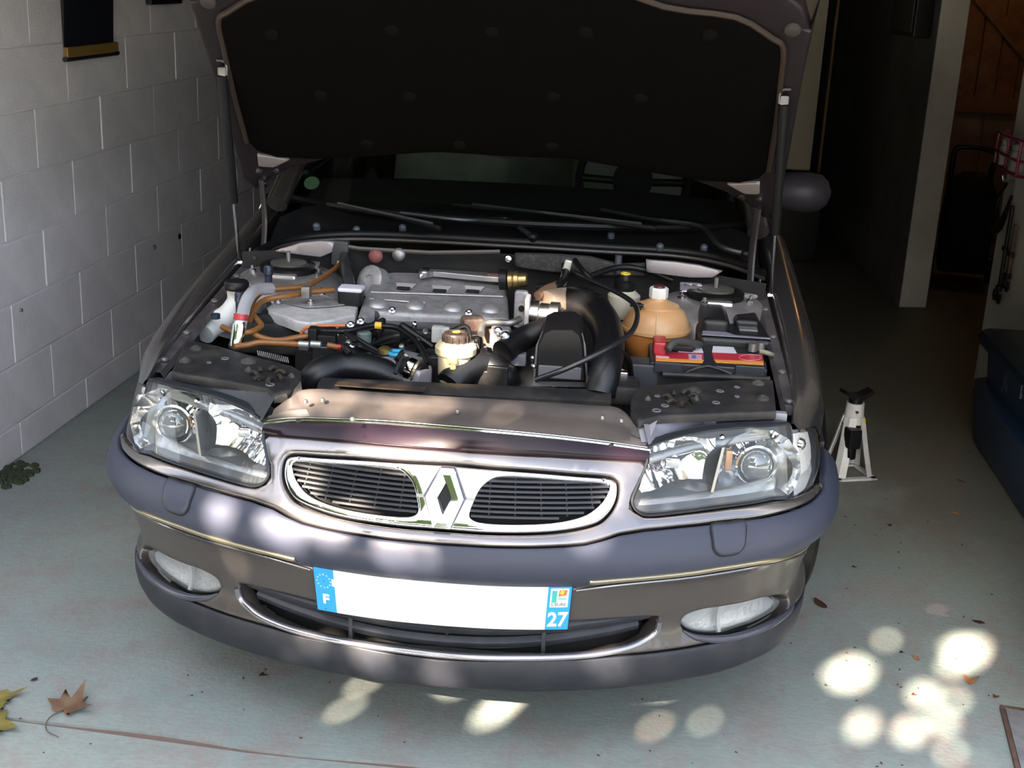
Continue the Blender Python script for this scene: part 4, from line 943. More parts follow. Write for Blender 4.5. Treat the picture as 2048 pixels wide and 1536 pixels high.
# body metal ends of the bulkhead, their light put into a paler paint
for poly in (((545, 503), (600, 486), (640, 482), (668, 484), (664, 505), (640, 515), (600, 510)), ((1292, 520), (1350, 524), (1400, 531), (1445, 543), (1425, 556), (1380, 556), (1293, 545))):
    flat([A(px, py, y=1.10) for px, py in poly], 'bulkhead_panel', mat('lit_bay_paint', (.30, .27, .28), .4, .4), car, thick=.01, roll=.003, res=.03)
mb = MB()
for a, b in (((688, 492), (720, 497)), ((720, 497), (860, 505)), ((860, 505), (1000, 503))): mb.tube([A(*a, y=1.15), A(*b, y=1.15)], .006, n=6, sub=0)
mb.build('bulkhead_flange', mat('flange_grey', (.09, .08, .075), .5), car)
for px, py, m_, r in ((752, 512, mat('dull_red_cap', (.22, .06, .06), .5), .020), (798, 509, dull_steel, .019), (1017, 518, steel, .012), (1175, 523, steel, .012)):
    mb = MB(); mb.lathe([(r, 0), (r, .006), (r*.75, .011), (r*.3, .013), (.001, .013)], A(px, py, y=1.15), (0, -1, .2), n=18); mb.build('grommet', m_, bulk)
flat([A(px, py, y=1.13) for px, py in ((1030, 508), (1110, 510), (1180, 515), (1240, 530), (1290, 528), (1290, 552), (1200, 552), (1100, 545), (1030, 535))], 'heat_shield', mat('speckled_felt', (.035, .033, .032), .85, var=(.06, .056, .054), vscale=90, lo=.5, hi=.6), bulk, thick=.015, roll=.006)
# --- windscreen, dashboard, seats, steering wheel
WSB = [(-.74, 1.66, .895), (-.55, 1.52, .898), (-.28, 1.435, .90), (0, 1.41, .90), (.28, 1.435, .90), (.55, 1.52, .898), (.74, 1.66, .895)]
WST = [(-.57, 2.26, 1.375), (-.42, 2.20, 1.39), (-.2, 2.15, 1.398), (0, 2.14, 1.40), (.2, 2.15, 1.398), (.42, 2.20, 1.39), (.57, 2.26, 1.375)]
mb = MB(); b_, t_ = smooth_path(WSB, 4), smooth_path(WST, 4); rows = []
for k in range(9):
    f = k/8; rows.append([a.lerp(c, f)+V((0, -.03, .03))*math.sin(math.pi*f) for a, c in zip(b_, t_)])
mb.loft(rows, closed=False); ws = mb.build('windscreen', screen_glass, car)
mb = MB(); mb.tube(b_, .012, n=8, sub=0); mb.build('screen_rubber', rubber, car)
st_ = rows[3][3]; mb = MB(); mb.lathe([(.026, 0), (.026, .001)], A(622, 367, y=1.83)+V((0, .01, 0)), (0, -.72, .70), n=18); mb.build('parking_sticker', mat('green_sticker', (.16, .28, .17), .6), ws)
dash = mat('dash_plastic', (.022, .022, .022), .6)
mb = MB(); rows = []
for y, z in ((1.55, .86), (1.75, .905), (1.98, .93), (2.08, .91), (2.12, .80), (2.10, .55)): rows.append([(x, y, z-.02*abs(x/.7)**3) for x in (-.70, -.4, 0, .4, .70)])
mb.loft(rows, closed=False); mb.build('dashboard', dash, car)
seat_m = mat('grey_beige_seat', (.28, .29, .24), .8, var=(.22, .23, .19), vscale=12)
for x in (-.36, .36):
    mb = MB(); rows = []
    for z, hw, y, d in ((.45, .24, 2.66, .10), (.60, .26, 2.72, .12), (.90, .25, 2.82, .10), (1.06, .20, 2.88, .07)):
        rows.append([(x+hw*math.cos(2*math.pi*k/16)*(1 if abs(math.cos(2*math.pi*k/16)) < .8 else .92), y+d*math.sin(2*math.pi*k/16), z) for k in range(16)])
    mb.loft(rows, caps=True); mb.box((x, 2.50, .50), (.50, .50, .14), bevel=.05); st = mb.build('front_seat', seat_m, car)
    mb = MB(); mb.box((x, 2.90, 1.18), (.27, .09, .17), bevel=.04, seg=4); mb.box((x, 2.90, 1.07), (.10, .02, .08)); mb.build('headrest', seat_m, st)
mb = MB(); mb.box((0, 3.55, .85), (1.25, .14, .60), bevel=.06, seg=3); mb.box((0, 3.25, .48), (1.25, .5, .16), bevel=.05); mb.build('rear_seat', seat_m, car)
sc_ = V((.36, 2.20, .93)); ax = V((0, .82, -.45)).normalized(); x_, y_, z_ = frame(ax)
mb = MB(); mb.tube([sc_+x_*(.19*math.cos(a))+y_*(.19*math.sin(a)) for a in [2*math.pi*k/28 for k in range(28)]], .014, n=8, sub=0, closed=True)
for a in (0, math.pi, math.pi*1.5): mb.tube([sc_+ax*.02, sc_+x_*(.18*math.cos(a))+y_*(.18*math.sin(a))], .014, sub=0)
mb.lathe([(.07, -.01), (.07, .02), (.05, .03)], sc_, ax); mb.build('steering_wheel', black, car)
# --- wipers
def wiper(arm, blade, nm='wiper'):
    mb = MB(); mb.tube(arm, [.009, .008, .007, .006], n=8); w = mb.build(nm, mat('wiper_black', (.022, .024, .028), .35), car)
    mb = MB(); mb.tube(blade, .006, n=8, flat=1.4); mb.build('wiper_blade', rubber, w)
    mb = MB(); mb.tube([p+V((0, -.004, .010)) for p in (blade[0].lerp(blade[-1], .1), blade[0].lerp(blade[-1], .5), blade[0].lerp(blade[-1], .93))], .0045, n=6); mb.build('blade_bow', mat('blade_steel', (.10, .105, .115), .3, .6), w)
    mb = MB(); mb.lathe([(.016, -.012), (.016, .006), (.009, .012), (.001, .012)], arm[0], (0, -.4, 1), n=14); mb.build('pivot_cap', black, w)
wiper([A(1492, 508, z=.872), A(1440, 492, z=.885), A(1398, 452, z=.912), A(1300, 438, z=.918), A(1200, 418, z=.935)], [A(905, 410, z=.925), A(1100, 428, z=.922), A(1312, 457, z=.915)])
wiper([A(1066, 474, z=.875), A(1045, 460, z=.885), A(1012, 438, z=.90), A(930, 440, z=.905), A(800, 425, z=.915)], [A(655, 408, z=.925), A(770, 428, z=.918), A(882, 457, z=.908)])
# ================================================================ bonnet, propped open
HA = math.radians(45); HY, HZ = 1.30, .93; hv, hn = V((0, -math.cos(HA), math.sin(HA))), V((0, -math.sin(HA), -math.cos(HA)))
def Hs(u, v): return V((u, HY, HZ))+hv*v+hn*(.045*(u/.74)**2+.035*(v/1.1)**2-.02)
def HU(px, py):
    d = to_car(ray(px, py), False); o = V((0, HY, HZ)); P = EYEC+d*((o-EYEC).dot(hn)/d.dot(hn))
    for _ in range(4):
        u, v = P.x, (P-o).dot(hv); q = o+hn*(.045*(u/.74)**2+.035*(v/1.1)**2-.02); P = EYEC+d*((q-EYEC).dot(hn)/d.dot(hn))
    return (P.x, (P-o).dot(hv))
hr = [HU(*p) for p in ((960, 318), (1060, 318), (1150, 323), (1280, 338), (1380, 360), (1450, 386), (1500, 414), (1528, 442))]
ho = [HU(*p) for p in ((1556, 420), (1577, 316), (1605, 160), (1626, 63), (1640, 5))]
tipu = ho[-1][0]
hood_half = hr+ho+[(tipu-.005, .86), (tipu-.03, .93), (tipu-.12, 1.0), (tipu-.3, 1.07), (.2, 1.11), (0, 1.12)]
hood_out = sym(hood_half)
hood = patch(Hs, hood_out[::-1], 'bonnet', paint, car, res=.05, thick=0, off=-.022)
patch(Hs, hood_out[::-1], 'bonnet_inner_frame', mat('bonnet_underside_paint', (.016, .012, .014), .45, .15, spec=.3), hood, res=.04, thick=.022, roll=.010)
ll = [HU(*p) for p in ((960, 305), (1150, 314), (1300, 340), (1400, 356), (1480, 361), (1520, 352), (1537, 335), (1552, 240), (1562, 150), (1567, 105), (1563, 82), (1545, 70))]
liner_half = ll+[(ll[-1][0]-.09, ll[-1][1]+.055), (ll[-1][0]-.25, .90), (.2, .97), (0, .985)]
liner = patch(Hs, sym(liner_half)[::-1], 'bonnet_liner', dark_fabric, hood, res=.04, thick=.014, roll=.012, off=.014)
mb = MB(); lp_ = [Hs(u, v)+hn*.010 for u, v in liner_half[6:]]; mb.tube(lp_+[V((-p.x, p.y, p.z)) for p in lp_[::-1][1:]], .0075, n=8, sub=3); mb.build('liner_border', mat('liner_edge', (.03, .020, .015), .5, .1, spec=.3), hood)
for px, py in ((643, 182), (820, 185), (1108, 185), (1282, 188), (785, 52), (985, 55), (1172, 55), (735, 280), (920, 282), (1105, 285), (545, 60), (1420, 60)):
    u, v = HU(px, py); mb = MB(); mb.lathe([(.019, 0), (.016, .004), (.006, .006), (.001, .006)], Hs(u, v)+hn*.014, hn, n=14); mb.build('liner_clip', mat('clip_grey', (.0042, .004, .004), .95, spec=.02), liner)
for u, v in (HU(1585, 58),): 
    for sg in (1, -1):
        mb = MB(); mb.lathe([(.020, 0), (.018, .006), (.010, .009), (.001, .009)], Hs(u*sg, v)+hn*.001, hn, n=16); mb.build('bonnet_buffer', mat('buffer_grey', (.035, .03, .028), .6, spec=.2), hood)
def hinge(sg):
    pts = [HU(*p) for p in ((1455, 365), (1520, 362), (1520, 385), (1490, 384))]
    patch(Hs, [(u*sg, v) for u, v in pts][::-sg], 'hinge_plate', mat('hinge_paint', (.28, .25, .25), .4, .4), hood, res=.02, thick=.006, roll=.002, off=.008)
    for p in ((1484, 392), (1518, 395), (1513, 423)):
        u, v = HU(*p); mb = MB(); mb.lathe([(.011, 0), (.011, .006), (.001, .008)], Hs(u*sg, v)+hn*.003, hn, n=8); mb.build('hinge_bolt', steel, hood)
    u, v = HU(1516, 410); a = Hs(u*sg, v)+hn*.01; b = V((a.x, 1.16, .80)); mb = MB(); mb.tube([a, a.lerp(b, .5)+V((0, .03, -.01)), b], .012, n=8, flat=.5); mb.build('hinge_arm', mat('hinge_dark', (.035, .03, .033), .4, .3), hood)
    # gas strut
    top = HU(1568, 188); T = Hs(top[0]*sg, top[1])+hn*.03; B = V((.742*sg, 1.12, .795)); mid = B.lerp(T, .36)
    mb = MB(); mb.tube([mid, T], .0125, sub=0, n=12); g = mb.build('gas_strut', black, car)
    mb = MB(); mb.tube([B, mid], .005, sub=0, n=10); mb.build('strut_rod', steel, g)
    mb = MB(); mb.box(T+V((0, .012, .004)), (.022, .03, .03), bevel=.004); mb.tube([T+V((-.012*sg, 0, .0)), T+V((-.012*sg, -.004, .03)), T+V((.012*sg, .0, .034))], .003, n=6, sub=2); mb.build('strut_clip', mat('dark_clip', (.10, .10, .10), .4, .5), g)
    mb = MB(); mb.lathe([(.012, -.01), (.012, .012)], B, (sg, 0, 0), n=10); mb.build('strut_ball', steel, g)
both(hinge)
# ================================================================ engine bay
RIDGE = smooth_path([A(548, 822, z=.715), A(580, 800, z=.735), A(617, 784, z=.742), A(760, 791, z=.744), A(905, 800, z=.744), A(1067, 809, z=.744), A(1184, 817, z=.742), A(1240, 824, z=.735), A(1282, 868, z=.712)], 5)
TR2 = [p+V((0, .016, 0)) for p in TRIM]
mb = MB(); rows = []; n_ = 44
pick = lambda L, f: L[min(len(L)-1, round(f*(len(L)-1)))]
for i in range(n_+1):
    f = i/n_; a, b = pick(TR2, f), pick(RIDGE, f)
    rows.append([a, a.lerp(b, .3)+V((0, 0, .004)), a.lerp(b, .62)+V((0, 0, -.004)), a.lerp(b, .75)+V((0, 0, -.002)), a.lerp(b, .9)+V((0, 0, .002)), b+V((0, 0, .003)), b+V((0, .012, .003)), b+V((0, .02, -.012)), b+V((0, .025, -.08))])
mb.loft(rows, closed=False); slam = mb.build('slam_panel', slam_mat, car)
for px, py in ((611, 800), (645, 797), (1205, 832), (1243, 838), (705, 835), (915, 820)):
    q = A(px, py, z=.742); mb = MB(); mb.lathe([(.005, -.006), (.005, -.001), (.003, .001), (.001, .001)], q, n=10); mb.build('slam_screw', dull_steel, slam)
# radiator support bar in the recess behind the slam panel
mb = MB(); B0, B1 = A(640, 772, z=.700), A(1222, 798, z=.700); rows = []
for i in range(13):
    p = B0.lerp(B1, i/12); rows.append([p+V((0, -.035, -.05)), p+V((0, -.035, .004)), p+V((0, -.015, .014)), p+V((0, .02, .014)), p+V((0, .032, .004)), p+V((0, .032, -.05))])
mb.loft(rows, caps=True); mb.build('radiator_bar', black_dusty, car)
mb = MB(); mb.box(A(760, 776, z=.716)+V((0, .004, .002)), (.20, .030, .003), bevel=.001); mb.build('bar_sun_patch', mat('sunlit_brown', (.045, .030, .020), .5, var=(.015, .012, .010), vscale=24), car)  # sunlit brown stretch of the bar, painted on as a thin strip
mb = MB(); mb.box(((B0.x+B1.x)/2, B0.y+.01, .45), (B1.x-B0.x+.05, .05, .44)); mb.build('radiator', mat('radiator_core', (.012, .012, .012), .6), car)
# plates above the headlamps
PR = [(1262, 792), (1276, 772), (1413, 761), (1546, 756), (1551, 800), (1553, 822), (1447, 826), (1320, 831), (1278, 840), (1262, 822)]
PLl = [(373, 678), (433, 690), (527, 717), (586, 731), (603, 742), (600, 768), (575, 788), (548, 790), (535, 777), (450, 761), (364, 748), (342, 742)]
for poly, nm, nubs, ads, front, low in (
    (PR, 'R', ((1313, 821, 9), (1440, 782, 8), (1432, 805, 8), (1474, 774, 6), (1474, 793, 5), (1330, 811, 8), (1315, 792, 6)), ((1388, 782, 15), (1296, 800, 6), (1392, 800, 6), (1516, 768, 12), (1525, 798, 12)), ((1285, 838), (1320, 831), (1447, 826), (1553, 822)), ((1297, 890), (1345, 866), (1460, 850), (1566, 846))),
    (PLl, 'L', ((418, 725, 5), (450, 717, 8), (540, 769, 9), (568, 746, 6), (520, 757, 7)), ((370, 723, 12), (498, 724, 16), (497, 742, 8), (583, 754, 7), (392, 698, 12)), ((342, 742), (450, 761), (535, 777), (552, 792)), ((316, 772), (420, 793), (490, 822), (523, 842)))):
    P = flat([A(px, py, z=.742) for px, py in poly], 'lamp_cover_plate', black_dusty, car, thick=.012, roll=.006, res=.03)
    for px, py, r in nubs:
        q = A(px, py, z=.743); mb = MB(); mb.lathe([(r*.0011, -.004), (r*.0011, .001), (r*.0008, .0015), (r*.0007, -.004)], q, n=14, caps=False); mb.build('hole_rim', mat('rim_grey', (.22, .215, .23), .4, .3), P)
        mb = MB(); mb.lathe([(r*.0008, 0), (r*.0008, .0012)], q+V((0, -.001, -.001)), n=14); mb.build('hole', gap_black, P)
    for px, py, r in ads:
        q = A(px, py, z=.742); mb = MB(); mb.lathe([(r*.0012, 0), (r*.0011, .004), (r*.0006, .007), (r*.0003, .010), (.0005, .010)], q, n=18); mb.build('mount_boss', mat('dusty_boss', (.035, .031, .029), .6, var=(.075, .068, .06), vscale=40, spec=.3), P)
    ft = smooth_path([A(px, py, z=.738) for px, py in front], 5); lw = smooth_path([A(px, py, z=.700) for px, py in low], 5)
    mb = MB(); mb.loft([ft, [a.lerp(b, .5)+V((0, -.002, 0)) for a, b in zip(ft, lw)], lw], closed=False); mb.build('lamp_carrier', grey_trim if nm == 'R' else mat('carrier_dark', (.045, .048, .052), .5, .1), P)
    # adjuster fingers
    cx_, cy_ = (1362, 797) if nm == 'R' else (536, 750)
    for k in range(7):
        a = k*.9+.3; p = A(cx_+20*math.cos(a), cy_+9*math.sin(a), z=.745); q = A(cx_+36*math.cos(a+.4), cy_+15*math.sin(a+.4), z=.747); mb = MB(); mb.tube([p, p.lerp(q, .5)+V((0, 0, .006)), q], .005, n=6, sub=3); mb.build('adjuster_finger', mat('finger_dust', (.040, .033, .026), .7, var=(.016, .014, .013), vscale=40, spec=.2), P)
# folded sheet beside the right plate, lamp clips
flat([A(1273, 838, z=.735), A(1318, 833, z=.738), A(1297, 884, z=.702), A(1283, 884, z=.702)], 'fold_panel', mat('fold_grey', (.24, .24, .27), .4, .3), car, thick=.006)
flat([A(575, 788, z=.738), A(602, 768, z=.742), A(604, 780, z=.738), A(572, 802, z=.728), A(549, 800, z=.725), A(547, 790, z=.732)], 'fold_panel', slam_mat, car, thick=.006)
for px, py in ((1420, 836), (1560, 835)):
    mb = MB(); mb.box(A(px, py, z=.722), (.028, .02, .026), bevel=.004); mb.build('lamp_clip', mat('clip_pale', (.20, .20, .22), .4), car)
mb = MB(); mb.box(A(410, 779, z=.71), (.06, .012, .014), Matrix.Rotation(-.35, 3, 'Z'), .003); mb.build('lamp_tag', mat('tag_pale', (.40, .40, .43), .4), car)
for sg, pts in ((1, ((1320, 876), (1370, 858), (1430, 848), (1500, 842), (1560, 842))), (-1, ((330, 766), (390, 772), (440, 790), (490, 815), (522, 838)))):
    mb = MB(); mb.tube([A(px, py, z=.700) for px, py in pts], .004, n=8); mb.build('lamp_top_seal', rubber, car)
# --- big hoses
def hose(pts, r, m_=hose_mat, nm='hose', n=16, parent=car, sub=7): mb = MB(); mb.tube([A(px, py, z=z) for px, py, z in pts], r, n=n, sub=sub); return mb.build(nm, m_, parent)
def band_ring(px, py, z, r, ax, m_=chrome_soft, w=.010, nm='hose_clamp', parent=car):
    mb = MB(); mb.lathe([(r, -w/2), (r+.002, -w/2), (r+.002, w/2), (r, w/2)], A(px, py, z=z), ax, n=22); return mb.build(nm, m_, parent)
hose([(632, 800, .64), (625, 772, .68), (640, 748, .71), (685, 732, .722), (745, 738, .715), (795, 756, .695), (835, 770, .68)], [.036, .037, .036, .035, .032, .028], nm='intercooler_hose', n=20)
band_ring(834, 742, .725, .026, (1, -.25, -.3), gold, .006); band_ring(822, 738, .726, .024, (1, -.25, -.3), chrome, .016); hose([(800, 730, .72), (822, 738, .725), (846, 748, .72)], .0235, black, 'pump_stub')
hose([(900, 770, .69), (930, 738, .72), (970, 728, .725), (1005, 752, .70), (1015, 775, .66)], .036, nm='water_elbow', n=18)
band_ring(968, 724, .728, .036, (1, .3, -.3), chrome_soft, .012)
hose([(1005, 705, .74), (1045, 678, .76), (1090, 660, .78), (1140, 642, .79)], .030, black, 'air_snorkel')
hose([(1140, 605, .79), (1178, 612, .80), (1208, 645, .80), (1218, 690, .785), (1212, 735, .755), (1200, 790, .70)], [.042, .042, .039, .037, .036, .036], hose_mat, 'air_intake_hose', 22)
for i, (px, py, z, ax) in enumerate(((1160, 606, .795, (1, -.1, 0)), (1172, 610, .798, (1, -.2, 0)), (1184, 616, .80, (1, -.4, 0)), (1196, 626, .80, (.9, -.8, 0)))): band_ring(px, py, z, .0425, ax, hose_mat, .006, 'hose_rib')
hose([(1092, 612, .79), (1120, 606, .79), (1146, 605, .79)], .040, mat('sunlit_tan_pipe', (.34, .26, .20), .45, .2), 'intake_pipe', 20)  # grey pipe coloured tan for the sunlight on it
band_ring(1205, 768, .715, .037, (-.1, -.5, -.8), rust, .016); 
mb = MB(); mb.box(A(1243, 750, z=.725), (.03, .02, .02), bevel=.004); mb.build('clamp_screw', steel, car)
mb = MB(); mb.box(A(1240, 780, z=.70), (.09, .10, .05), bevel=.015); mb.build('hose_elbow_box', black_dusty, car)
# --- throttle body and brackets
c = A(1090, 630, z=.78); mb = MB(); mb.lathe([(.024, -.04), (.036, -.038), (.036, -.015), (.031, -.012), (.031, .012), (.036, .014), (.036, .036), (.030, .038)], c, (1, -.1, 0), n=24); tb = mb.build('throttle_body', steel, car)
mb = MB(); mb.box(c+V((-.045, -.005, .005)), (.012, .06, .085), bevel=.004); mb.build('flange', alu_light, tb)
mb = MB(); mb.tube([A(1075, 592, z=.815), A(1090, 580, z=.825), A(1115, 570, z=.83)], .012, n=10); mb.build('vacuum_stub', mat('copper_sun', (.5, .30, .20), .3, .7), tb)
c = A(1042, 618, z=.785); mb = MB(); mb.box(c, (.036, .02, .10), bevel=.008); br = mb.build('slotted_bracket', alu, car)
mb = MB(); mb.box(c+V((0, -.0115, -.01)), (.018, .003, .055), bevel=.001); mb.build('slot', mat('slot_pale', (.42, .41, .40), .5, .4), br)
mb = MB(); mb.lathe([(.008, 0), (.008, .004), (.001, .004)], c+V((.002, -.013, .005)), (0, -1, 0), n=12); mb.build('slot_hole', gap_black, br)
c = A(1036, 560, z=.83); mb = MB(); mb.lathe([(.015, -.03), (.024, -.026), (.024, -.016), (.020, -.014), (.024, -.010), (.024, .0), (.019, .002), (.019, .022), (.012, .026)], c, (1, 0, .1), n=20); mb.build('solenoid', mat('brass_solenoid', (.48, .36, .17), .3, .9), car)
mb = MB(); mb.lathe([(.028, -.02), (.028, .0)], c+V((-.03, 0, 0)), (1, 0, .1), n=18); mb.build('solenoid_base', black, car)
# --- aluminium intake manifold
ez = lambda py: .800-(py-543)/92*.038
EP = [(748, 546), (790, 542), (885, 545), (971, 556), (1010, 559), (1016, 588), (1020, 638), (1000, 640), (983, 634), (946, 634), (907, 630), (834, 627), (800, 625), (778, 624), (752, 621), (735, 630), (712, 640), (724, 600), (738, 570)]
EPc = [A(px, py, z=ez(py)) for px, py in EP]
man = flat(EPc, 'intake_manifold', alu, car, thick=.030, roll=.014, res=.02)
for px, py in ((808, 577), (880, 582), (946, 583)):
    q = A(px, py, z=ez(py)); mb = MB(); mb.prism([(-.027, .024), (.027, .024), (.020, -.004), (-.020, -.004)], q+V((0, .01, .0012)), (1, 0, .0), (0, 1, .17), .002); mb.build('lit_slope_patch', mat('recess_lit', (.66, .65, .66), .45, .4), man)  # lit back slope of each recess painted on as a pale piece
    mb = MB(); mb.box(q+V((.0, -.008, .003)), (.036, .016, .006), bevel=.002); mb.build('recess_bolt', gap_black, man)
for px, py in ((756, 610), (831, 613), (906, 617), (981, 620)):
    q = A(px, py, z=ez(py)); mb = MB(); mb.lathe([(.025, -.02), (.024, .006), (.018, .012), (.008, .015), (.001, .015)], q+V((0, .0, -.002)), (0, -.45, 1), n=18); mb.build('runner_boss', mat('boss_alu', (.40, .39, .40), .45, .6), man)
    mb = MB(); mb.lathe([(.012, -.02), (.012, .008), (.006, .010)], q+V((0, -.032, -.020)), (0, -1, .3), n=12); mb.build('runner_bolt', black, man)
for py, x0, x1 in ((585, 742, 1006), (598, 738, 850)):
    mb = MB(); mb.tube([A(x0, py-1, z=ez(py)+.001), A(x1, py+8, z=ez(py)+.001)], .0016, n=6, sub=0); mb.build('casting_line', alu_light, man)
mb = MB(); mb.lathe([(.044, -.03), (.044, .006), (.034, .012), (.016, .010), (.014, .004), (.001, .004)], A(741, 562, z=.79), (-.5, -.75, .4), n=24); mb.build('manifold_end', alu, man)
for px, py in ((785, 623), (938, 628), (722, 645), (702, 652), (995, 662), (1012, 672)):
    mb = MB(); mb.lathe([(.010, 0), (.010, .008), (.005, .010), (.001, .009)], A(px, py, z=.765), (0, -.7, .7), n=8); mb.build('bolt', steel, man)
flat([A(px, py, z=.815) for px, py in ((838, 541), (850, 537), (1000, 546), (1028, 549), (1026, 556), (975, 553), (868, 543), (840, 548))], 'rear_shield', mat('shield_alu', (.55, .55, .56), .3, .8), car, thick=.012, roll=.002)
mb = MB(); mb.box(A(992, 550, z=.818), (.045, .012, .008)); mb.build('shield_label', mat('brown_tape', (.13, .06, .05), .5), car)
mb = MB(); mb.lathe([(.014, -.01), (.014, .006), (.008, .010), (.001, .010)], A(850, 543, z=.818), (0, -.5, 1), n=14); mb.build('shield_bolt', steel, car)
# --- pale casting on the left with its bolts
LE = [(533, 614), (553, 600), (602, 589), (644, 587), (667, 595), (670, 601), (702, 604), (716, 610), (710, 628), (669, 639), (619, 646), (594, 642), (566, 631), (537, 623)]
cast = flat([A(px, py, z=.772-.0002*(py-600)) for px, py in LE], 'timing_casting', alu_light, car, thick=.022, roll=.006, res=.02)
flat([A(px, py, z=.7745) for px, py in ((556, 603), (602, 592), (644, 590), (664, 598), (700, 607), (660, 612), (612, 614))], 'casting_field', alu, cast, thick=.002, res=.03)
for px, py, h in ((556, 606, .010), (621, 608, .014), (644, 588, .016), (713, 608, .018)):
    mb = MB(); mb.lathe([(.010, 0), (.010, h*.6), (.006, h*.7), (.006, h), (.001, h)], A(px, py, z=.773), n=10); mb.build('bolt', steel, cast)
mb = MB(); mb.box(A(702, 592, z=.79), (.062, .06, .05), bevel=.012); cn = mb.build('coil_box', black, car)
mb = MB(); mb.box(A(703, 577, z=.812), (.064, .05, .012), bevel=.005); mb.build('coil_lid', mat('lilac_white', (.66, .64, .72), .4), cn)
mb = MB(); mb.box(A(600, 672, z=.70), (.30, .10, .09), bevel=.02); mb.box(A(560, 650, z=.725), (.10, .08, .08), bevel=.02); mb.build('front_casing', black_dusty, car)
# --- filler: dark engine mass under everything
mb = MB(); mb.box((-.12, .76, .50), (.66, .56, .36), bevel=.03); q_ = (A(730, 650, z=.735)+A(1000, 665, z=.735))/2; mb.box(q_+V((0, .0, -.02)), (.33, .10, .055), bevel=.012)
rnd = random.Random(9)
for k in range(46):
    x, y = rnd.uniform(-.42, .12), rnd.uniform(.50, .74); h = rnd.uniform(.02, .06)
    mb.box((x, y, .665+h*.5), (rnd.uniform(.02, .07), rnd.uniform(.015, .05), h+.05), rnd.uniform(-.4, .4), .005)
mb.build('engine_block', mat('oily_black', (.014, .014, .015), .3, .2, var=(.03, .028, .027), vscale=20), car)
rnd = random.Random(21)
for k in range(16):
    px, py = rnd.uniform(680, 960), rnd.uniform(650, 720); z = .735+rnd.uniform(0, .03); a = A(px, py, z=z)
    mb = MB(); mb.tube([a, a+V((rnd.uniform(-.05, .05), rnd.uniform(-.03, .03), .012)), a+V((rnd.uniform(-.1, .1), rnd.uniform(-.05, .05), -.03))], rnd.uniform(.004, .008), n=8); mb.build('wiring', rubber, car)
for k in range(14):
    px, py = rnd.uniform(690, 990), rnd.uniform(645, 715); mb = MB(); mb.lathe([(.007, -.01), (.007, .006), (.004, .009), (.001, .009)], A(px, py, z=.75), (rnd.uniform(-.4, .4), -.5, 1), n=8); mb.build('fitting', steel if k % 2 else dull_steel, car)
# --- front pump casting, blue ring, brass plug
flat([A(px, py, z=.735) for px, py in ((728, 706), (765, 692), (802, 695), (848, 706), (864, 728), (838, 744), (795, 726), (742, 716))], 'pump_casting', mat('lilac_alu', (.34, .33, .37), .45, .5), car, thick=.05, roll=.012, res=.02)
mb = MB(); c = A(793, 706, z=.742); mb.tube([c+V((.017*math.cos(a), .017*math.sin(a), 0)) for a in [2*math.pi*k/20 for k in range(20)]], .005, n=8, sub=0, closed=True); mb.build('blue_ring', mat('blue_ring_plastic', (.03, .30, .50), .35), car)
mb = MB(); mb.lathe([(.016, 0), (.016, .01), (.008, .016), (.001, .016)], A(770, 706, z=.74), n=14); mb.build('brass_plug', mat('brass', (.50, .38, .12), .3, .9), car)
mb = MB(); mb.lathe([(.018, 0), (.018, .03), (.014, .034)], A(728, 690, z=.735), n=14); mb.build('sensor_cap', mat('green_grey_cap', (.10, .13, .12), .5), car)
# --- power steering reservoir
c = A(912, 693, z=.772); mb = MB(); mb.lathe([(.036, -.085), (.040, -.08), (.042, -.02), (.048, -.015), (.049, .0), (.042, .010), (.030, .014)], c, n=28); ps = mb.build('fluid_reservoir', cream, car)
mb = MB(); mb.lathe([(.030, .012), (.031, .014), (.031, .030), (.028, .034), (.020, .034), (.019, .031), (.001, .031)], c, n=22); cp = mb.build('reservoir_cap', mat('dark_bronze_cap', (.05, .035, .03), .25), ps)
for k in range(14):
    a = 2*math.pi*k/14; mb = MB(); mb.box(c+V((.0315*math.cos(a), .0315*math.sin(a), .022)), (.005, .006, .016), a, .001); mb.build('cap_rib', MATS['dark_bronze_cap'], cp)
mb = MB(); mb.lathe([(.010, .0), (.010, .001)], c+V((0, 0, .0345)), n=6); mb.build('cap_symbol', mat('amber_print', (.60, .34, .05), .5), cp)
mb = MB(); mb.box(c+V((-.002, -.046, -.022)), (.024, .012, .012), bevel=.003); mb.box(c+V((0, -.042, -.05)), (.014, .012, .05), bevel=.004); mb.build('reservoir_clip', mat('yellowed_plastic', (.58, .42, .12), .4), ps)
mb = MB(); mb.box(c+V((.010, -.046, -.085)), (.03, .014, .03), bevel=.004); mb.build('reservoir_foot', black, ps)
mb = MB(); mb.lathe([(.009, 0), (.009, .006), (.001, .008)], c+V((-.008, -.054, -.085)), (0, -1, 0), n=10); mb.build('foot_bolt', steel, ps)
mb = MB(); mb.box(A(876, 668, z=.765), (.03, .024, .04), bevel=.004); mb.box(A(890, 666, z=.77), (.022, .02, .03), bevel=.004); mb.build('white_connector', mat('grey_white_plastic', (.45, .44, .42), .45), car)
mb = MB(); mb.box(A(945, 655, z=.745), (.06, .05, .06), Matrix.Rotation(.3, 3, 'Z'), .012); mb.lathe([(.022, -.05), (.024, .0), (.02, .02)], A(985, 668, z=.745), (.2, -.3, 1), n=18); mb.build('exhaust_elbow', rust, car)
mb = MB(); mb.tube([A(962, 668, z=.76), A(966, 650, z=.775), A(985, 645, z=.78), A(1020, 646, z=.785), A(1040, 638, z=.79)], .009, n=10); mb.build('steel_pipe', dull_steel, car)
mb = MB(); mb.box(A(1000, 690, z=.735), (.05, .04, .09), bevel=.008); mb.build('mount_casting', alu, car)
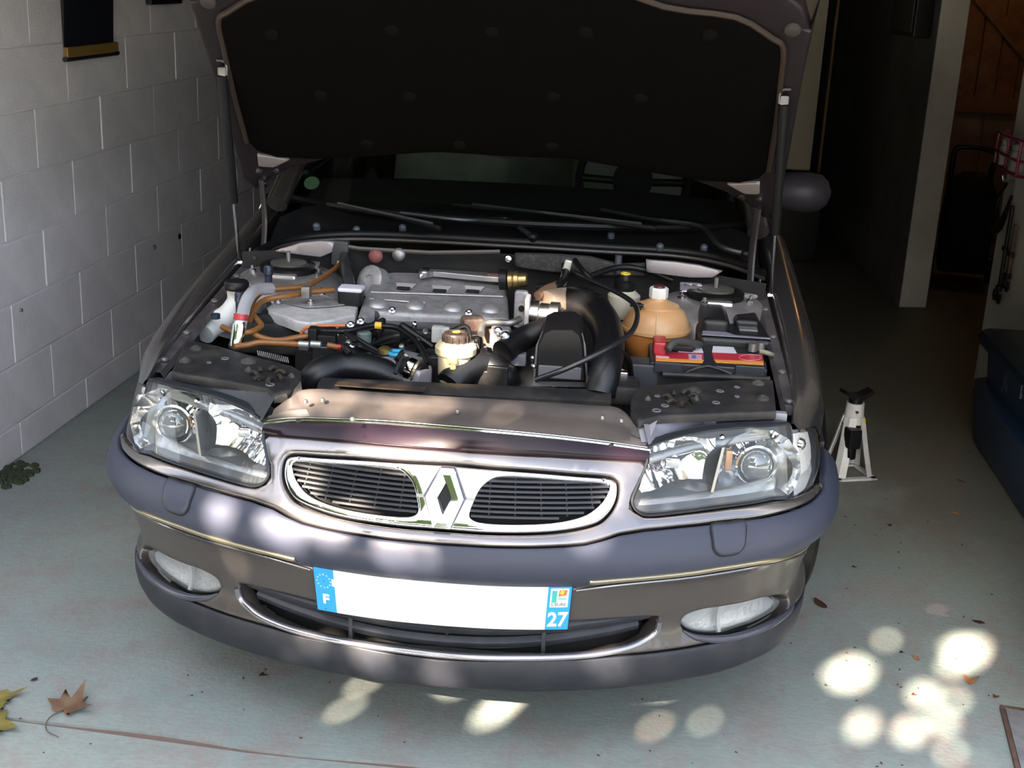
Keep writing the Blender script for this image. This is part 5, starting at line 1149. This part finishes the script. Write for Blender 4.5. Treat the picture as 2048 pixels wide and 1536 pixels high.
for px, py in ((996, 663), (1010, 673)):
    mb = MB(); mb.lathe([(.011, 0), (.011, .006), (.006, .009), (.001, .008)], A(px, py, z=.775), (0, -.8, .6), n=10); mb.build('mount_bolt', steel, car)
mb = MB(); mb.box(A(1018, 716, z=.72), (.085, .03, .03), bevel=.004); mb.build('lilac_bracket', mat('lilac_grey', (.17, .165, .20), .45), car)
# --- arched cover in the middle right
q0 = [A(px, py, y=.50) for px, py in ((1070, 762), (1076, 690), (1088, 664), (1102, 657), (1146, 657), (1160, 668), (1166, 690), (1171, 764))]
mb = MB(); mb.loft([q0, [p+V((0, -.006, -.003)) for p in q0], ], caps=True); ac = None
mb = MB(); fr = q0; bk = [p+V((0, .11, .012)) for p in q0]; mb.loft([[p.lerp(sum(fr, V())/8, .06)+V((0, -.006, 0)) for p in fr], fr, bk], caps=True); ac = mb.build('arched_cover', mat('cover_black', (.011, .0105, .0105), .5, spec=.35), car)
big = [(sum(fr, V())/8).lerp(p, 1.12) for p in fr]
mb = MB(); mb.loft([[p+V((0, .030, -.012)) for p in big], [p+V((0, .040, -.012)) for p in big]], caps=True); mb.build('cover_flange', mat('flange_silver', (.36, .35, .37), .4, .6), ac)
mb = MB(); a, b = A(1074, 735, y=.492), A(1166, 735, y=.492); mb.box((a+b)/2+V((0, 0, -.012)), ((b-a).length*.94, .008, .03), bevel=.003); mb.build('cover_band', mat('band_grey', (.13, .125, .14), .4), ac)
for px, py in ((1066, 720), (1068, 737)):
    mb = MB(); mb.lathe([(.008, 0), (.008, .012), (.004, .016), (.001, .016)], A(px, py, z=.72), (0, -.5, 1), n=10); mb.build('cover_bolt', steel, ac)
# --- black cable sweeping over the right side
hose([(1070, 760, .745), (1130, 738, .775), (1200, 705, .81), (1255, 672, .83), (1274, 640, .84), (1268, 608, .845), (1225, 580, .85), (1170, 556, .85), (1140, 540, .84), (1128, 545, .82)], .0065, mat('satin_cable', (.016, .016, .018), .22), 'bonnet_cable', 10)
hose([(1130, 530, .86), (1130, 555, .84), (1110, 572, .83), (1075, 575, .82)], .010, black, 'vacuum_hose')
mb = MB(); mb.box(A(1131, 545, z=.845), (.022, .02, .075), Matrix.Rotation(.2, 3, 'Y'), .006); mb.build('metal_bracket', mat('pale_bracket', (.45, .44, .42), .4, .7), car)
hose([(1170, 556, .83), (1235, 535, .85), (1290, 540, .845), (1345, 560, .82)], .008, black, 'bulkhead_pipe')
hose([(1150, 520, .86), (1165, 540, .85), (1185, 560, .83)], .007, black, 'thin_hose')
mb = MB(); mb.lathe([(.010, -.02), (.010, .03), (.006, .03)], A(1236, 532, z=.85), n=10); mb.build('pipe_clip', mat('clip_blue_grey', (.05, .06, .07), .5), car)
hose([(1240, 700, .79), (1258, 720, .76), (1262, 745, .72), (1268, 775, .68)], .006, rubber, 'drain_hose')
# --- expansion tank, brake fluid reservoir
c = A(1312, 655, z=.748); mb = MB(); low = [(.050, -.10), (.070, -.075), (.083, -.03), (.0865, -.006), (.090, -.004)]; prof = [(.090, -.004), (.090, .004), (.0865, .006), (.082, .025), (.070, .046), (.056, .056), (.055, .061), (.046, .064), (.034, .070), (.024, .074), (.022, .082)]
mb.lathe(prof, c, n=40, caps=False); et = mb.build('expansion_tank', amber, car)
mb = MB(); mb.lathe(low, c, n=40, caps=False); mb.build('tank_lower', mat('tank_fluid_amber', (.50, .20, .05), .35, sub=.3, var=(.34, .12, .03), vscale=9), et)
mb = MB(); mb.lathe([(.0235, .080), (.0245, .082), (.0245, .104), (.0225, .107), (.015, .107)], c, n=8); mb.build('tank_cap', white_plastic, et, sharp=25)
mb = MB(); mb.lathe([(.015, .107), (.014, .112), (.001, .112)], c, n=16); mb.build('cap_centre', mat('maroon_cap', (.08, .015, .02), .4), et)
mb = MB(); mb.lathe([(.008, 0), (.008, .02)], c+V((-.05, -.035, .05)), n=10); mb.box(c+V((-.055, -.05, .068)), (.035, .010, .008), bevel=.002); mb.build('tank_spigot', black, et)
mb = MB(); mb.tube([c+V((-.004, -.0905+.0, -.01)), c+V((-.003, -.088, .02)), c+V((-.002, -.07, .05))], .0018, n=6); mb.build('tank_seam', mat('seam_amber', (.60, .42, .22), .4), et)
c = A(1248, 590, z=.80); mb = MB(); mb.lathe([(.035, -.06), (.042, -.05), (.044, .0), (.030, .012), (.024, .016)], c, n=22); bf = mb.build('brake_reservoir', mat('aged_white_plastic', (.50, .47, .38), .45), car)
mb = MB(); mb.lathe([(.027, .014), (.028, .016), (.028, .036), (.016, .042), (.014, .056), (.010, .058), (.001, .058)], c, n=18); mb.build('brake_cap', black, bf)
mb = MB(); mb.tube([c+V((.011*math.cos(a), .011*math.sin(a), .058)) for a in [2*math.pi*k/14 for k in range(14)]], .0035, n=6, sub=0, closed=True); mb.build('cap_ring', mat('yellow_ring', (.62, .46, .03), .35), bf)
# --- battery
bx0, bx1 = A(1300, 728, z=.742), A(1534, 733, z=.742); bw = bx1.x-bx0.x; by = (bx0.y+bx1.y)/2
mb = MB(); mb.box(((bx0.x+bx1.x)/2, by+.085, .655), (bw, .17, .174), bevel=.006); bat = mb.build('battery', mat('battery_black', (.016, .017, .021), .42), car)
def lab(poly, m_, nm, z=.7435): flat([A(px, py, z=z) for px, py in poly], nm, m_, bat, thick=.002, res=.05)
lr, lo_, lw_ = mat('label_red', (.46, .025, .05), .35), mat('label_orange', (.72, .30, .05), .35), mat('label_white', (.68, .68, .72), .35)
lab(((1357, 690), (1402, 692), (1407, 706), (1356, 704)), lw_, 'white_label'); lab(((1311, 703), (1407, 706), (1408, 720), (1311, 716)), lr, 'red_label'); lab(((1311, 716), (1408, 720), (1405, 725), (1312, 721)), lo_, 'orange_label')
lab(((1426, 692), (1467, 694), (1474, 707), (1424, 705)), lw_, 'white_label'); lab(((1424, 705), (1525, 709), (1527, 723), (1428, 719)), lr, 'red_label'); lab(((1428, 719), (1527, 723), (1527, 729), (1432, 724)), lo_, 'orange_label')
lab(((1370, 694), (1390, 694), (1391, 700), (1370, 700)), mat('label_maroon', (.25, .02, .05), .4), 'maroon_box', .7445); lab(((1376, 708), (1404, 709), (1404, 719), (1378, 717)), mat('label_pale', (.50, .30, .34), .4), 'symbol_box', .7445)
lab(((1384, 710), (1392, 710), (1392, 717), (1384, 717)), mat('label_blue', (.10, .16, .42), .4), 'symbol_mark', .7452); lab(((1312, 711), (1338, 713), (1338, 716), (1312, 714)), mat('label_pink', (.70, .45, .45), .4), 'label_line', .7445)
ot = [A(1500+22*math.cos(a), 715+6*math.sin(a), z=.7455) for a in [2*math.pi*k/18 for k in range(18)]]; mb = MB(); mb.tube(ot, .0009, n=5, sub=0, closed=True); mb.build('label_oval', mat('oval_pink', (.62, .22, .26), .4), bat)
mb = MB(); mb.box(A(1319, 690, z=.757), (.032, .07, .032), bevel=.006); mb.build('terminal_cover', red, bat)
mb = MB(); mb.box(A(1350, 694, z=.75), (.09, .03, .02), bevel=.006); mb.build('terminal_bridge', black, bat)
hose([(1335, 700, .76), (1350, 684, .775), (1385, 686, .765), (1400, 690, .75)], .009, mat('green_grey_cable', (.05, .055, .05), .5), 'battery_lead', parent=bat)
for px, py in ((1505, 702), (1520, 700)):
    mb = MB(); mb.lathe([(.012, 0), (.011, .02), (.006, .022), (.001, .022)], A(px, py, z=.745), n=12); mb.build('terminal', dull_steel, bat)
hose([(1520, 702, .76), (1540, 708, .755), (1552, 715, .73)], .006, mat('beige_lead', (.22, .20, .15), .5), 'earth_lead', parent=bat)
fy = by-.006
for px0, px1, py in ((1308, 1364, 735), (1470, 1530, 742)):
    a, b = A(px0, py, y=fy), A(px1, py, y=fy); mb = MB(); mb.box((a+b)/2, ((b-a).length, .010, .026), bevel=.003); mb.build('battery_foot', mat('foot_plastic', (.024, .026, .032), .4), bat)
mb = MB(); mb.tube([A(1372, 745, y=fy-.006), A(1415, 732, y=fy-.006), A(1462, 748, y=fy-.006)], .004, n=6, sub=2); mb.tube([A(1325, 748, y=fy-.012), A(1540, 758, y=fy-.012)], .007, n=8, sub=0); mb.build('battery_clamp', black_dusty, bat)
mb = MB(); mb.box(A(1285, 748, z=.70), (.075, .07, .07), bevel=.008); mb.build('relay_box', mat('slate_plastic', (.035, .038, .043), .5), car)
# --- fuse box cover
a, b = A(1398, 676, z=.76), A(1546, 684, z=.76); yb = A(1470, 610, z=.79).y; fw = b.x-a.x; fx = (a.x+b.x)/2; y0 = (a.y+b.y)/2
fbm = mat('fuse_black', (.009, .009, .010), .42, spec=.4)
mb = MB(); mb.box((fx, (y0+yb)/2, .72), (fw, yb-y0, .09), bevel=.014, seg=3); fb = mb.build('fuse_box', fbm, car)
mb = MB(); mb.box((fx-fw*.27, (y0+yb)/2+.02, .775), (fw*.40, (yb-y0)*.84, .05), bevel=.016, seg=3); mb.build('cover_step', fbm, fb)
mb = MB(); mb.box((fx+fw*.20, (y0+yb)/2+.055, .765), (fw*.36, (yb-y0)*.52, .04), bevel=.012, seg=3); mb.build('cover_step', fbm, fb)
mb = MB(); mb.box((fx+fw*.20, y0+.085, .768), (fw*.26, .035, .006), bevel=.002); mb.build('cover_label', mat('lid_grey', (.13, .135, .135), .4), fb)
mb = MB(); mb.prism([(-fw*.46, -.004), (fw*.46, -.004), (fw*.46, .006), (.0, .010), (-fw*.12, .034), (-fw*.44, .034)], (fx, y0+.006, .7665), (1, 0, 0), (0, 1, 0), .002); mb.build('sky_sheen_ledge', mat('ledge_sky_sheen', (.22, .21, .27), .35), fb)  # sky reflected along the bevel, painted as a lilac strip
for k in range(7):
    mb = MB(); mb.box((fx-fw*.42+k*fw*.14, y0-.001, .715), (.005, .006, .05), bevel=.001); mb.build('cover_rib', fbm, fb)
# --- suspension turrets
tur = mat('turret_paint', (.25, .23, .235), .4, .35, var=(.16, .15, .15), vscale=12)
def turret(sg):
    c = V((.585*sg, 1.055, 0)); mb = MB()
    mb.lathe([(.20, .60), (.185, .70), (.165, .755), (.135, .785), (.11, .795), (.075, .797), (.070, .787), (.03, .785)], c, n=36, caps=False); t = mb.build('suspension_turret', tur, car)
    mb = MB(); mb.lathe([(.072, .795), (.078, .80), (.078, .812), (.070, .818), (.056, .818), (.05, .808), (.02, .808)], c, n=30); mb.build('top_mount', rubber, t)
    mb = MB(); mb.lathe([(.05, .815), (.05, .822), (.035, .824), (.001, .824)], c, n=24); mb.build('mount_disc', mat('mount_grey', (.08, .078, .07), .5), t)
    mb = MB(); mb.lathe([(.006, .82), (.006, .85), (.004, .852)], c, n=8); mb.build('damper_rod', dull_steel, t)
    mb = MB(); mb.box(c+V((0, -.078, .795)), (.085, .03, .022), bevel=.008); mb.build('mount_flange', mat('flange_bright', (.50, .48, .47), .3, .7), t)
    for a in (200, 250, 340):
        mb = MB(); mb.lathe([(.010, .79), (.010, .803), (.005, .806), (.005, .815), (.001, .815)], c+V((.098*math.cos(math.radians(a)), .098*math.sin(math.radians(a)), 0)), n=8); mb.build('mount_bolt', steel, t)
both(turret)
for sg in (1, -1):                                                   # sloping metal between turret and wing
    mb = MB(); mb.loft([[(.70*sg, y, z) for y, z in ((.72, .70), (.95, .755), (1.18, .79))], [(.62*sg, y, z) for y, z in ((.78, .66), (.97, .74), (1.15, .78))], [(.50*sg, y, z) for y, z in ((.80, .52), (.97, .58), (1.15, .62))]], closed=False); mb.build('turret_apron', tur, car)
flat([A(px, py, z=.815) for px, py in ((592, 524), (608, 519), (640, 524), (636, 535), (618, 531))], 'turret_brace', mat('brace_bright', (.50, .48, .48), .3, .7), car, thick=.006)
mb = MB(); mb.box(A(1381, 574, z=.82), (.058, .02, .022), bevel=.003); sb = mb.build('bright_connector', mat('violet_grey', (.14, .12, .16), .3), car)
for dz_ in (-.009, .009):
    mb = MB(); mb.box(A(1381, 574, z=.82)+V((0, -.011, dz_)), (.058, .004, .004)); mb.build('connector_strip', chrome, sb)
mb = MB(); mb.box(A(1497, 590, z=.80), (.05, .04, .012), Matrix.Rotation(.3, 3, 'Z'), .004); mb.build('grey_bracket', mat('dusty_grey_bracket', (.24, .225, .22), .6), car)
for sg in (1, -1):
    mb = MB(); mb.tube([(.705*sg, 1.10, .80), (.705*sg, 1.10, .845)], .004, n=8, sub=0); mb.build('bonnet_stud', steel, car)
# --- left side: washer neck, bright pipe, fuel lines
c = A(473, 569, z=.818); mb = MB(); mb.lathe([(.030, -.012), (.032, -.006), (.032, .004), (.028, .010), (.001, .010)], c, n=24); wc = mb.build('washer_cap', black, car)
hose([(474, 578, .80), (472, 603, .77), (455, 632, .735), (425, 650, .715), (408, 668, .70)], [.026, .024, .030, .032, .028], milk, 'washer_neck', 18, wc)
mb = MB(); mb.lathe([(.012, 0), (.012, .012), (.001, .012)], A(431, 637, z=.745), n=12); mb.build('washer_plug', mat('slate_blue_cap', (.03, .04, .07), .4), wc)
for px, py in ((452, 572), (497, 572)):
    mb = MB(); mb.box(A(px, py, z=.80), (.008, .012, .008)); mb.build('cap_ear', white_plastic, wc)
bp = hose([(540, 577, .815), (515, 579, .825), (500, 590, .825), (490, 610, .81), (484, 635, .79), (478, 660, .765), (470, 695, .73)], .0155, mat('bright_alu_pipe', (.86, .86, .90), .2, .6), 'bright_pipe', 14)
for px, py, z in ((479, 604, .79), (537, 550, .83)):
    mb = MB(); mb.lathe([(.010, -.03), (.010, 0), (.012, .002), (.012, .022), (.009, .026), (.001, .026)], A(px, py, z=z), n=12); mb.build('service_valve', mat('valve_cap', (.015, .02, .045), .35), bp)
    mb = MB(); mb.lathe([(.0085, -.05), (.0085, -.02)], A(px, py, z=z), n=10); mb.build('valve_stem', mat('pale_stem', (.5, .5, .48), .4), bp)
mb = MB(); mb.lathe([(.0175, -.007), (.0175, .007)], A(482, 634, z=.793), (.05, .3, 1), n=14); mb.build('red_collar', red, bp)
mb = MB(); mb.lathe([(.016, -.03), (.018, .02), (.014, .03)], A(476, 668, z=.765), (.1, .3, 1), n=16); mb.build('pipe_union', chrome, bp)
FL = [[(682, 527, .81), (655, 548, .805), (615, 571, .80), (570, 577, .80), (530, 581, .80), (508, 600, .79), (503, 622, .78), (515, 640, .775), (522, 652, .77), (500, 664, .768), (470, 664, .765), (445, 654, .76)],
 [(668, 580, .80), (620, 584, .80), (575, 592, .80), (530, 600, .795), (512, 616, .785), (500, 640, .775)],
 [(500, 662, .765), (520, 674, .755), (555, 681, .75), (600, 674, .755), (638, 671, .76)],
 [(468, 693, .745), (495, 690, .745), (520, 685, .75), (570, 687, .75), (612, 690, .75)], [(655, 690, .75), (680, 696, .745), (700, 706, .74)]]
for f in FL: hose(f, .0072, brown_hose, 'fuel_line', 10)
mb = MB(); mb.tube([A(680, 528, z=.81), A(690, 522, z=.815), A(694, 527, z=.815)], .011, n=10, sub=2); mb.build('line_sleeve', mat('pale_yellow', (.60, .54, .28), .45), car)
mb = MB(); mb.box(A(613, 583, z=.808), (.022, .03, .03), bevel=.003); mb.build('line_clip', mat('clip_steel', (.30, .30, .30), .3, .7), car)
for px, py in ((608, 689), (632, 689), (668, 671)):
    mb = MB(); mb.lathe([(.009, -.012), (.009, .012)], A(px, py, z=.752), (1, 0, 0), n=12); mb.build('line_ferrule', mat('ferrule', (.42, .44, .42), .35, .7), car)
for px, py, s in ((627, 678, (.022, .03, .06)), (652, 664, (.045, .03, .03)), (655, 680, (.045, .03, .03))):
    mb = MB(); mb.box(A(px, py, z=.755), s, bevel=.004); mb.build('line_connector', black, car)
hose([(602, 666, .76), (615, 655, .765), (645, 652, .77), (690, 651, .77)], .0042, mat('orange_wire', (.62, .16, .05), .4), 'orange_wire', 8)
hose([(640, 662, .77), (690, 662, .775), (735, 652, .78), (757, 651, .78), (800, 658, .775), (838, 690, .765), (856, 728, .74)], .0068, rubber, 'vacuum_line', 10)
mb = MB(); mb.lathe([(.009, -.008), (.009, .008)], A(757, 651, z=.78), (1, 0, 0), n=12); mb.build('yellow_marker', mat('marker_yellow', (.75, .42, .04), .4), car)
mb = MB(); mb.lathe([(.006, -.01), (.006, .01)], A(684, 694, z=.752), (1, 0, 0), n=10); mb.build('red_marker', red, car)
mb = MB()
for k in range(16):
    a, b = A(515+k*4, 701+k*.9, z=.715), A(517+k*4, 711+k*1.0, z=.705); mb.tube([a, b], .0016, n=5, sub=0)
mb.build('condenser_ribs', dull_steel, car)
hose([(690, 505, .83), (690, 530, .82), (697, 560, .80), (700, 580, .78)], .016, mat('oily_pipe', (.03, .032, .035), .25), 'coolant_pipe')
mb = MB(); mb.box(A(681, 505, z=.835), (.05, .03, .07), bevel=.006); mb.build('bulkhead_relay', mat('relay_grey', (.06, .062, .062), .5), car)
mb = MB(); mb.tube([A(540, 612, z=.755), A(520, 622, z=.74), A(500, 640, z=.72)], .02, n=12); mb.build('side_hose', mat('slate_hose', (.07, .08, .09), .4), car)
mb = MB(); mb.box((-.60, .68, .55), (.18, .4, .20), bevel=.02); mb.box((.57, .78, .50), (.24, .44, .24), bevel=.02); mb.box((.30, .72, .48), (.26, .5, .24), bevel=.02); mb.build('bay_floor', gap_black, car)
# ================================================================ the tree outside whose gaps let the sun dapple the car
L_TREE = 6.2
su = V((0, 0, 1)).cross(SUN_DIR).normalized(); sv = SUN_DIR.cross(su)
def uv(p): return (p.dot(su), p.dot(sv))
def onS(px, py): return to_world(S(*SZ(px, py)))
GAPS = []                                                     # (image of the sun on floor or car, gap radius)
for px, py, r in ((1700, 1347, .046), (1932, 1303, .046), (1902, 1335, .018), (1850, 1390, .027), (1885, 1442, .021), (1910, 1402, .017), (1820, 1462, .024), (1725, 1452, .022), (1900, 1505, .013), (1772, 1280, .011), (1806, 1262, .008),
    (1592, 1388, .011), (1600, 1370, .008), (1480, 1445, .006), (1412, 1442, .009), (1310, 1452, .010), (1200, 1455, .010), (1330, 1372, .022), (1275, 1385, .010), (1012, 1402, .026), (985, 1428, .022), (1030, 1385, .012), (918, 1374, .012), (728, 1368, .012), (690, 1418, .012), (640, 1425, .007), (2014, 1345, .009), (1994, 1382, .008), (1856, 950, .008), (1840, 988, .007), (1880, 1066, .006), (1388, 1475, .008)):
    GAPS.append((W(px, py, z=0), r*1.12 if r > .03 else r*1.05+.001))
for px, py, r in ((437, 1030, .024), (441, 1008, .012), (545, 1046, .024), (575, 1072, .022), (780, 1108, .020), (842, 1114, .014), (470, 1118, .010), (618, 1036, .024), (662, 1052, .026), (700, 1030, .012), (738, 1312, .024), (622, 1288, .011), (510, 962, .012), (600, 985, .014), (720, 868, .014), (760, 888, .024), (820, 890, .036), (880, 902, .024), (985, 912, .012), (1255, 930, .026), (1235, 1000, .02), (1180, 1075, .018), (610, 960, .016)):
    GAPS.append((onS(px, py), r*1.25+.002))
for px, py, z, r in ((620, 792, .74, .014), (680, 800, .74, .015), (740, 812, .74, .011), (800, 815, .74, .016), (870, 812, .74, .013), (1000, 825, .74, .008), (590, 800, .735, .011), (700, 770, .72, .010), (775, 775, .72, .009), (915, 690, .80, .026), (945, 672, .77, .02), (975, 655, .76, .014), (1118, 604, .83, .030), (1140, 600, .83, .02), (1090, 628, .81, .022), (1078, 600, .82, .012)):
    GAPS.append((to_world(A(px, py, z=z)), r*1.4+.003))
GU = [(*uv(p), r*.72) for p, r in GAPS]
c0 = V((-.25, 2.75, .35)); cu, cv_ = uv(c0)
gu0, gu1, gv0, gv1 = min(g[0] for g in GU), max(g[0] for g in GU), min(g[1] for g in GU), max(g[1] for g in GU)
HU_, HV_ = 2.5, 1.75
tp = su*(cu-2.3)+sv*cv_+SUN_DIR*(L_TREE+.5)                      # the trunk stands at the side of the crown
tree = thing('tree', 'leafy tree outside the garage that dapples the car with shade', 'tree', (tp.x, tp.y, -.004))
base = V(tree.location)
def branch(pts, r, nm): mb = MB(); mb.tube([V(p)-base for p in pts], r, n=10); return mb.build(nm, mat('bark', (.10, .08, .06), .85, bump=.6, bscale=30), tree)
top = max(2.6, tp.z+1.2); vtop = gv1-cv_+.12
branch([base, V((tp.x, tp.y, top*.4)), V((tp.x, tp.y, top*.75)), V((tp.x, tp.y, top+1.6))], [.17, .14, .12, .06], 'trunk')
for k in range(5):
    v1 = cv_+vtop+.10+.13*k; L1 = L_TREE+.2+.25*k; P = [V((tp.x, tp.y, top*.9+.12*k))]
    for f in (.2, .5, .8, 1.0): P.append(su*(cu-2.3+(3.0+.35*k)*f)+sv*(v1+.05*math.sin(f*7+k))+SUN_DIR*L1)
    branch(P, [.05, .04, .03, .02, .012], 'branch')
rnd = random.Random(4); vs, fs = [], []
GR = {}
for g in GU:
    for i in range(int((g[0]-.16)//.1), int((g[0]+.16)//.1)+1):
        for j in range(int((g[1]-.16)//.1), int((g[1]+.16)//.1)+1): GR.setdefault((i, j), []).append(g)
NT = 190*len(GU)
for k in range(46000+NT):
    tiny = k >= 46000
    u, v = cu+rnd.uniform(-HU_, HU_), cv_+rnd.uniform(-HV_, HV_)
    if tiny:
        g = GU[k % len(GU)]; a = rnd.uniform(0, 6.3); d_ = g[2]+.008+rnd.random()**1.3*.075; u, v = g[0]+d_*math.cos(a), g[1]+d_*math.sin(a)
    if rnd.random() > 1.75-((u-cu)/HU_)**6-((v-cv_)/HV_)**6: continue
    big = k % 6 == 0 and not tiny; L = L_TREE+rnd.uniform(-.35, .35)
    c = su*u+sv*v+SUN_DIR*L
    n = (SUN_DIR+V((rnd.gauss(0, .45), rnd.gauss(0, .45), rnd.gauss(0, .45)))).normalized(); a = rnd.uniform(0, 6.3); x = n.orthogonal().normalized(); y = n.cross(x); x, y = x*math.cos(a)+y*math.sin(a), y*math.cos(a)-x*math.sin(a)
    s = rnd.uniform(.07, .11) if big else rnd.uniform(.030, .05)
    if tiny: s = rnd.uniform(.012, .022)
    P = [c-x*s, c-x*.2*s+y*.62*s, c+x*.5*s+y*.5*s, c+x*1.2*s, c+x*.5*s-y*.5*s, c-x*.2*s-y*.62*s]
    bad = False
    for p in P+[P[i].lerp(P[(i+1) % 6], .5) for i in range(6)]+([c+x*i*.2*s+y*j*.2*s for i in range(-4, 6) for j in (-2, -1, 0, 1, 2)] if big else [c, c+x*.8*s, c-x*.6*s, c+x*.4*s, c+y*.4*s, c-y*.4*s]):
        pu, pv = p.dot(su), p.dot(sv)
        for g in GR.get((int(pu//.1), int(pv//.1)), ()):
            if (pu-g[0])**2+(pv-g[1])**2 < g[2]**2: bad = True; break
        if bad: break
    if bad: continue
    b = len(vs); vs += [tuple(p-base) for p in P]; fs += [(b, b+1, b+2, b+3), (b, b+3, b+4, b+5)]
me = bpy.data.meshes.new('foliage'); me.from_pydata(vs, [], fs); me.materials.append(mat('tree_leaf', (.05, .10, .025), .6, var=(.08, .13, .03), vscale=6))
link(bpy.data.objects.new('foliage', me), tree, kind='stuff')

# ---------------------------------------------------------------- hedges added out of view round the forecourt to hold back low sky
added_hedge_m = mat('added_hedge_leaf', (.035, .07, .02), .6, var=(.06, .10, .03), vscale=3)
def added_hedge(x0, y0, x1, y1, h, lab, seed):
    r = random.Random(seed); o = thing('added_hedge', lab, 'added_hedge', (x0, y0, -.004)); d = V((x1-x0, y1-y0, 0)); L = d.length; d.normalize(); n = V((-d.y, d.x, 0))
    mb = MB(); rows = []
    for i in range(25):
        t = L*i/24; hh = h*(.86+.16*math.sin(i*1.7+seed)*math.sin(i*.6)); w = .8+.2*math.sin(i*2.3); c = d*t
        rows.append([c+n*w*1.05, c+n*w*1.1+V((0, 0, hh*.4)), c+n*w*.8+V((0, 0, hh*.85)), c+V((0, 0, hh)), c-n*w*.8+V((0, 0, hh*.85)), c-n*w*1.1+V((0, 0, hh*.4)), c-n*w*1.05])
    mb.loft(rows, caps=True); mb.build('core', mat('hedge_core', (.012, .022, .008), .9), o)
    vs, fs = [], []
    for k in range(7000):
        t = r.uniform(0, L); z = h*r.uniform(.02, 1.02); sd = r.choice((-1, 1)); w = 1.15*(1 if z < h*.5 else 1.2-.45*z/h)
        c = d*t+n*sd*r.uniform(.85, 1.15)*w+V((0, 0, z)); s_ = r.uniform(.06, .13); a = V((r.gauss(0, 1), r.gauss(0, 1), r.gauss(0, 1))).normalized(); b = a.orthogonal().normalized()
        q = len(vs); vs += [tuple(c-a*s_), tuple(c+b*s_*.6), tuple(c+a*s_), tuple(c-b*s_*.6)]; fs.append((q, q+1, q+2, q+3))
    me = bpy.data.meshes.new('leaves'); me.from_pydata(vs, [], fs); me.materials.append(added_hedge_m); link(bpy.data.objects.new('leaves', me), o, kind='stuff')
added_hedge(-15, -14, 1, -14, 6.3, 'tall hedgerow added behind the tree, out of view, to dim the low sky', 1)
added_hedge(3.2, -14, 15, -14, 2.6, 'low hedgerow added across the far side of the forecourt, out of view, to limit the sky light', 4)
added_hedge(-8.2, -10.5, -8.2, 0.5, 7.5, 'tall hedgerow added out of view on the side of the block wall, to cut the sky there', 2)
added_hedge(10, -10.5, 10, 0, 2.4, 'low hedgerow added out of view on the side of the blue bin, leaving most sky open', 3)
